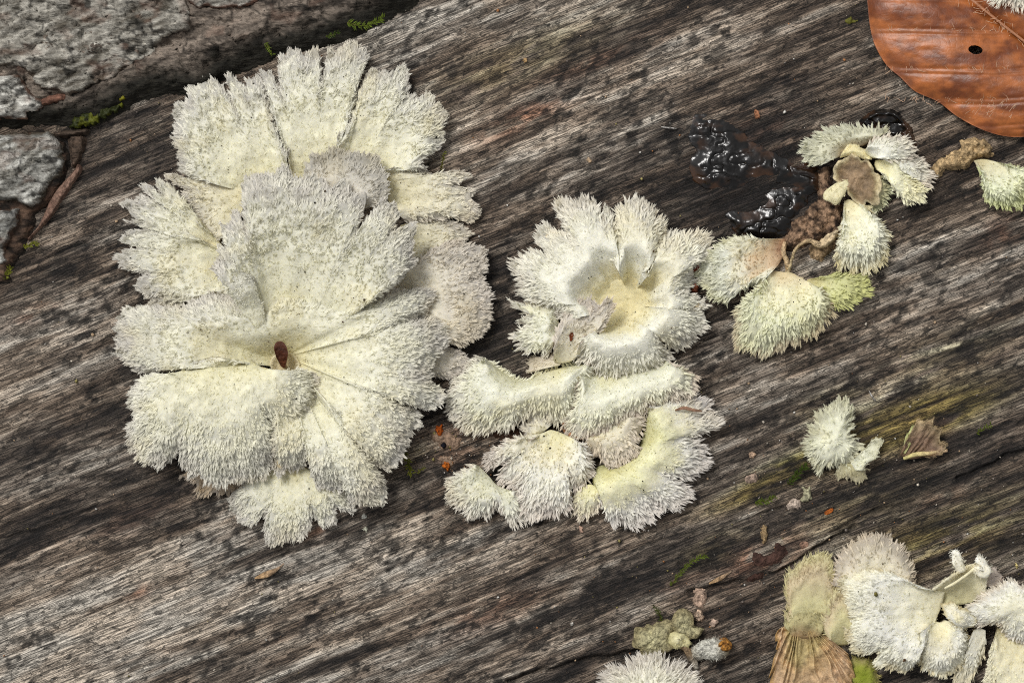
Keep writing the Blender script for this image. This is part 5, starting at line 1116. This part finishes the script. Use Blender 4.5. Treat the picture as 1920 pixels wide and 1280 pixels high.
blobf('pale_flake', 'pinkish flake on the wood right of the middle cluster', 'flake', (1410, 898), 13, (170, 148, 132), 6, 721, ry=10)
blobf('pale_flake', 'small pinkish flake left of the mint flap', 'flake', (1411, 853), 7, TAN, 5, 722)
blobf('pale_flake', 'brownish pink flake above the olive bristle edged cap', 'flake', (1510, 1021), 10, (166, 132, 112), 6, 723, ry=8)
blobf('pale_flake', 'pale flake under the C shaped cap on bare wood', 'flake', (1090, 993), 4.6, (190, 158, 138), 4, 724, ry=8)
blobf('tan_crumbs', 'knobbly tan crumb chain above the hollow stalk, upper piece', 'crumb', (1311, 1122), 13, (186, 160, 140), 10, 725, ry=17)
blobf('tan_crumbs', 'knobbly tan crumb chain above the hollow stalk, lower piece', 'crumb', (1310, 1154), 9, (190, 166, 144), 8, 726, ry=12)
blobf('pale_flake', 'lone pale crumb right of the knobbly crumb chain', 'flake', (1339, 1168), 8, (190, 166, 148), 7, 727)
blobf('tan_crumbs', 'tan upright crumb in the reddish wood patch', 'crumb', (1432, 1002), 6, (176, 150, 112), 8, 728, ry=16)
blobf('lichen_crust', 'pale crust below the dark green moss tuft', 'crust', (1512, 925), 10, (186, 182, 150), 7, 729, ry=15)
blobf('lichen_crust', 'whitish grainy crust lower left of the pale crust', 'crust', (1488, 946), 15, (206, 188, 172), 6, 730, ry=9)
blobf('tan_crust', 'orange tan crumbs on wood above the slime', 'crust', (1420, 214), 7, (168, 116, 84), 7, 731, ry=11)
blobf('brown_debris', 'reddish rotten wood lump above the olive bristle edged cap', 'debris', (1440, 1040), 30, (70, 50, 43), 4, 732, ry=18, rag=.9, v=1.3)
blobf('brown_debris', 'dark red wood crumb left of the olive bristle edged cap', 'debris', (1420, 1082), 16, (74, 52, 44), 4, 733, ry=9, rag=.9, v=1.3)
blobf('leaf_scrap', 'tiny olive leaf scrap left of the beech leaf', 'scrap', (1597, 38), 11, (124, 122, 54), 5, 734, ry=6, mat=M_MOSS)
blobf('pale_flake', 'cream chip on wood left of the beech leaf hole line', 'flake', (985, 113), 4.5, (206, 170, 120), 4, 735)
blobf('pale_flake', 'tan chip on the grain above the middle cluster', 'flake', (1104, 300), 6, (196, 170, 140), 4, 736)
blobf('pale_flake', 'yellowish fleck at the right edge above the domed hood', 'flake', (1906, 1060), 4.5, (206, 190, 130), 4, 737, ry=5)
blobf('pale_flake', 'white speck right of the lowest rosette fan', 'flake', (682, 968), 4.5, (196, 196, 186), 4, 738)
blobf('pale_flake', 'pale grainy speck below right of the lowest rosette fan', 'flake', (684, 992), 5.5, (190, 190, 170), 3, 739)
blobf('pale_flake', 'light speck near the crack at the bottom', 'flake', (1072, 1169), 4, (206, 200, 190), 4, 740)
blobf('brown_flake', 'orange chip sitting in the gap above the tiny tan fringe', 'flake', (466, 896), 13, (186, 120, 62), 6, 741, ry=4, z0=18)
T = single('wood_chip', 'bright orange wood chip below the pale mint flap', 'chip', (1555, 958), 6)
patch(T, [(1546, 962), (1556, 953), (1563, 953), (1562, 959), (1552, 966)], 3, 2, plain((178, 98, 40), .9, 742, 5), M_CRUST, 'wood_chip', 1, (.6, 6), ((1, 6),), 742)
for (pts, lab, sd) in (([(478, 1084), (500, 1076), (520, 1066), (532, 1056)], 'tan wood sliver on grey grain at the lower left', 743), ([(1330, 1094), (1350, 1084), (1372, 1070)], 'pale sliver lifted from the wood left of the reddish patch', 744)):
    T = single('wood_sliver', lab, 'sliver', pts[0], 6)
    tube(T, [(p[0], p[1], 3) for p in pts], [1.5, 6, 3, 1] if len(pts) == 4 else [1.5, 4, 1], [(0, (196, 160, 116)), (1, (150, 130, 112))], M_CRUST, 'wood_sliver', sd, 0.5, 0.2)
for (pts, lab, sd) in (([(1630, 733, 4), (1634, 742, 14), (1642, 752, 4)], 'whitish fibre sticking up above the olive streak', 745), ([(1240, 238, 4), (1254, 240, 7), (1268, 241, 4)], 'white hair on the wood left of the slime puddle', 746)):
    T = single('plant_fibre', lab, 'fibre', pts[0], 6)
    tube(T, pts, [1.0, 1.5, .9], [(0, (190, 186, 180)), (1, (200, 196, 190))], M_CRUST, 'plant_fibre', sd, 1, 0.1, nseg=6)

# dust and grit too small to tell apart
rng = np.random.default_rng(900)
n = 1300
gx = rng.uniform(-100, 2020, n); gy = rng.uniform(-80, 1360, n)
gx[:420] = rng.normal(1500, 260, 420); gy[:420] = rng.normal(960, 170, 420); gx[420:560] = rng.normal(860, 60, 140); gy[420:560] = rng.normal(830, 40, 140)
r = rng.gamma(1.6, 0.55, n) + 0.45
ICO = np.array([(0, 0, 1), (.9, 0, .45), (.28, .85, .45), (-.72, .53, .45), (-.72, -.53, .45), (.28, -.85, .45), (0, 0, -.3)])
IF = np.array([(0, 1, 2), (0, 2, 3), (0, 3, 4), (0, 4, 5), (0, 5, 1), (6, 2, 1), (6, 3, 2), (6, 4, 3), (6, 5, 4), (6, 1, 5)])
V = (np.stack([gx - 960, 640 - gy, np.full(n, 1.0)], -1)[:, None] + ICO[None] * r[:, None, None] * rng.uniform(.6, 1.4, (n, 7, 1))).reshape(-1, 3)
F = (IF[None] + (np.arange(n) * 7)[:, None, None]).reshape(-1, 3)
pal = lin(np.array([(206, 196, 180), (186, 160, 130), (226, 222, 214), (150, 140, 90), (130, 120, 112), (170, 120, 80)]))
C = np.repeat(pal[rng.integers(0, 6, n)], 7, 0)
T = single('wood_dust', 'fine pale grit scattered over the bare wood of the log', 'dust', (960, 640), 2)
add(T, 'wood_dust', build_mesh('wood_dust', T.world(V), [F], C), M_CRUST, None, 'stuff')
print('HAIRS', HAIRS[0], 'TRIS', sum(len(o.data.loops) - 2 * len(o.data.polygons) for o in bpy.data.objects if o.type == 'MESH'))
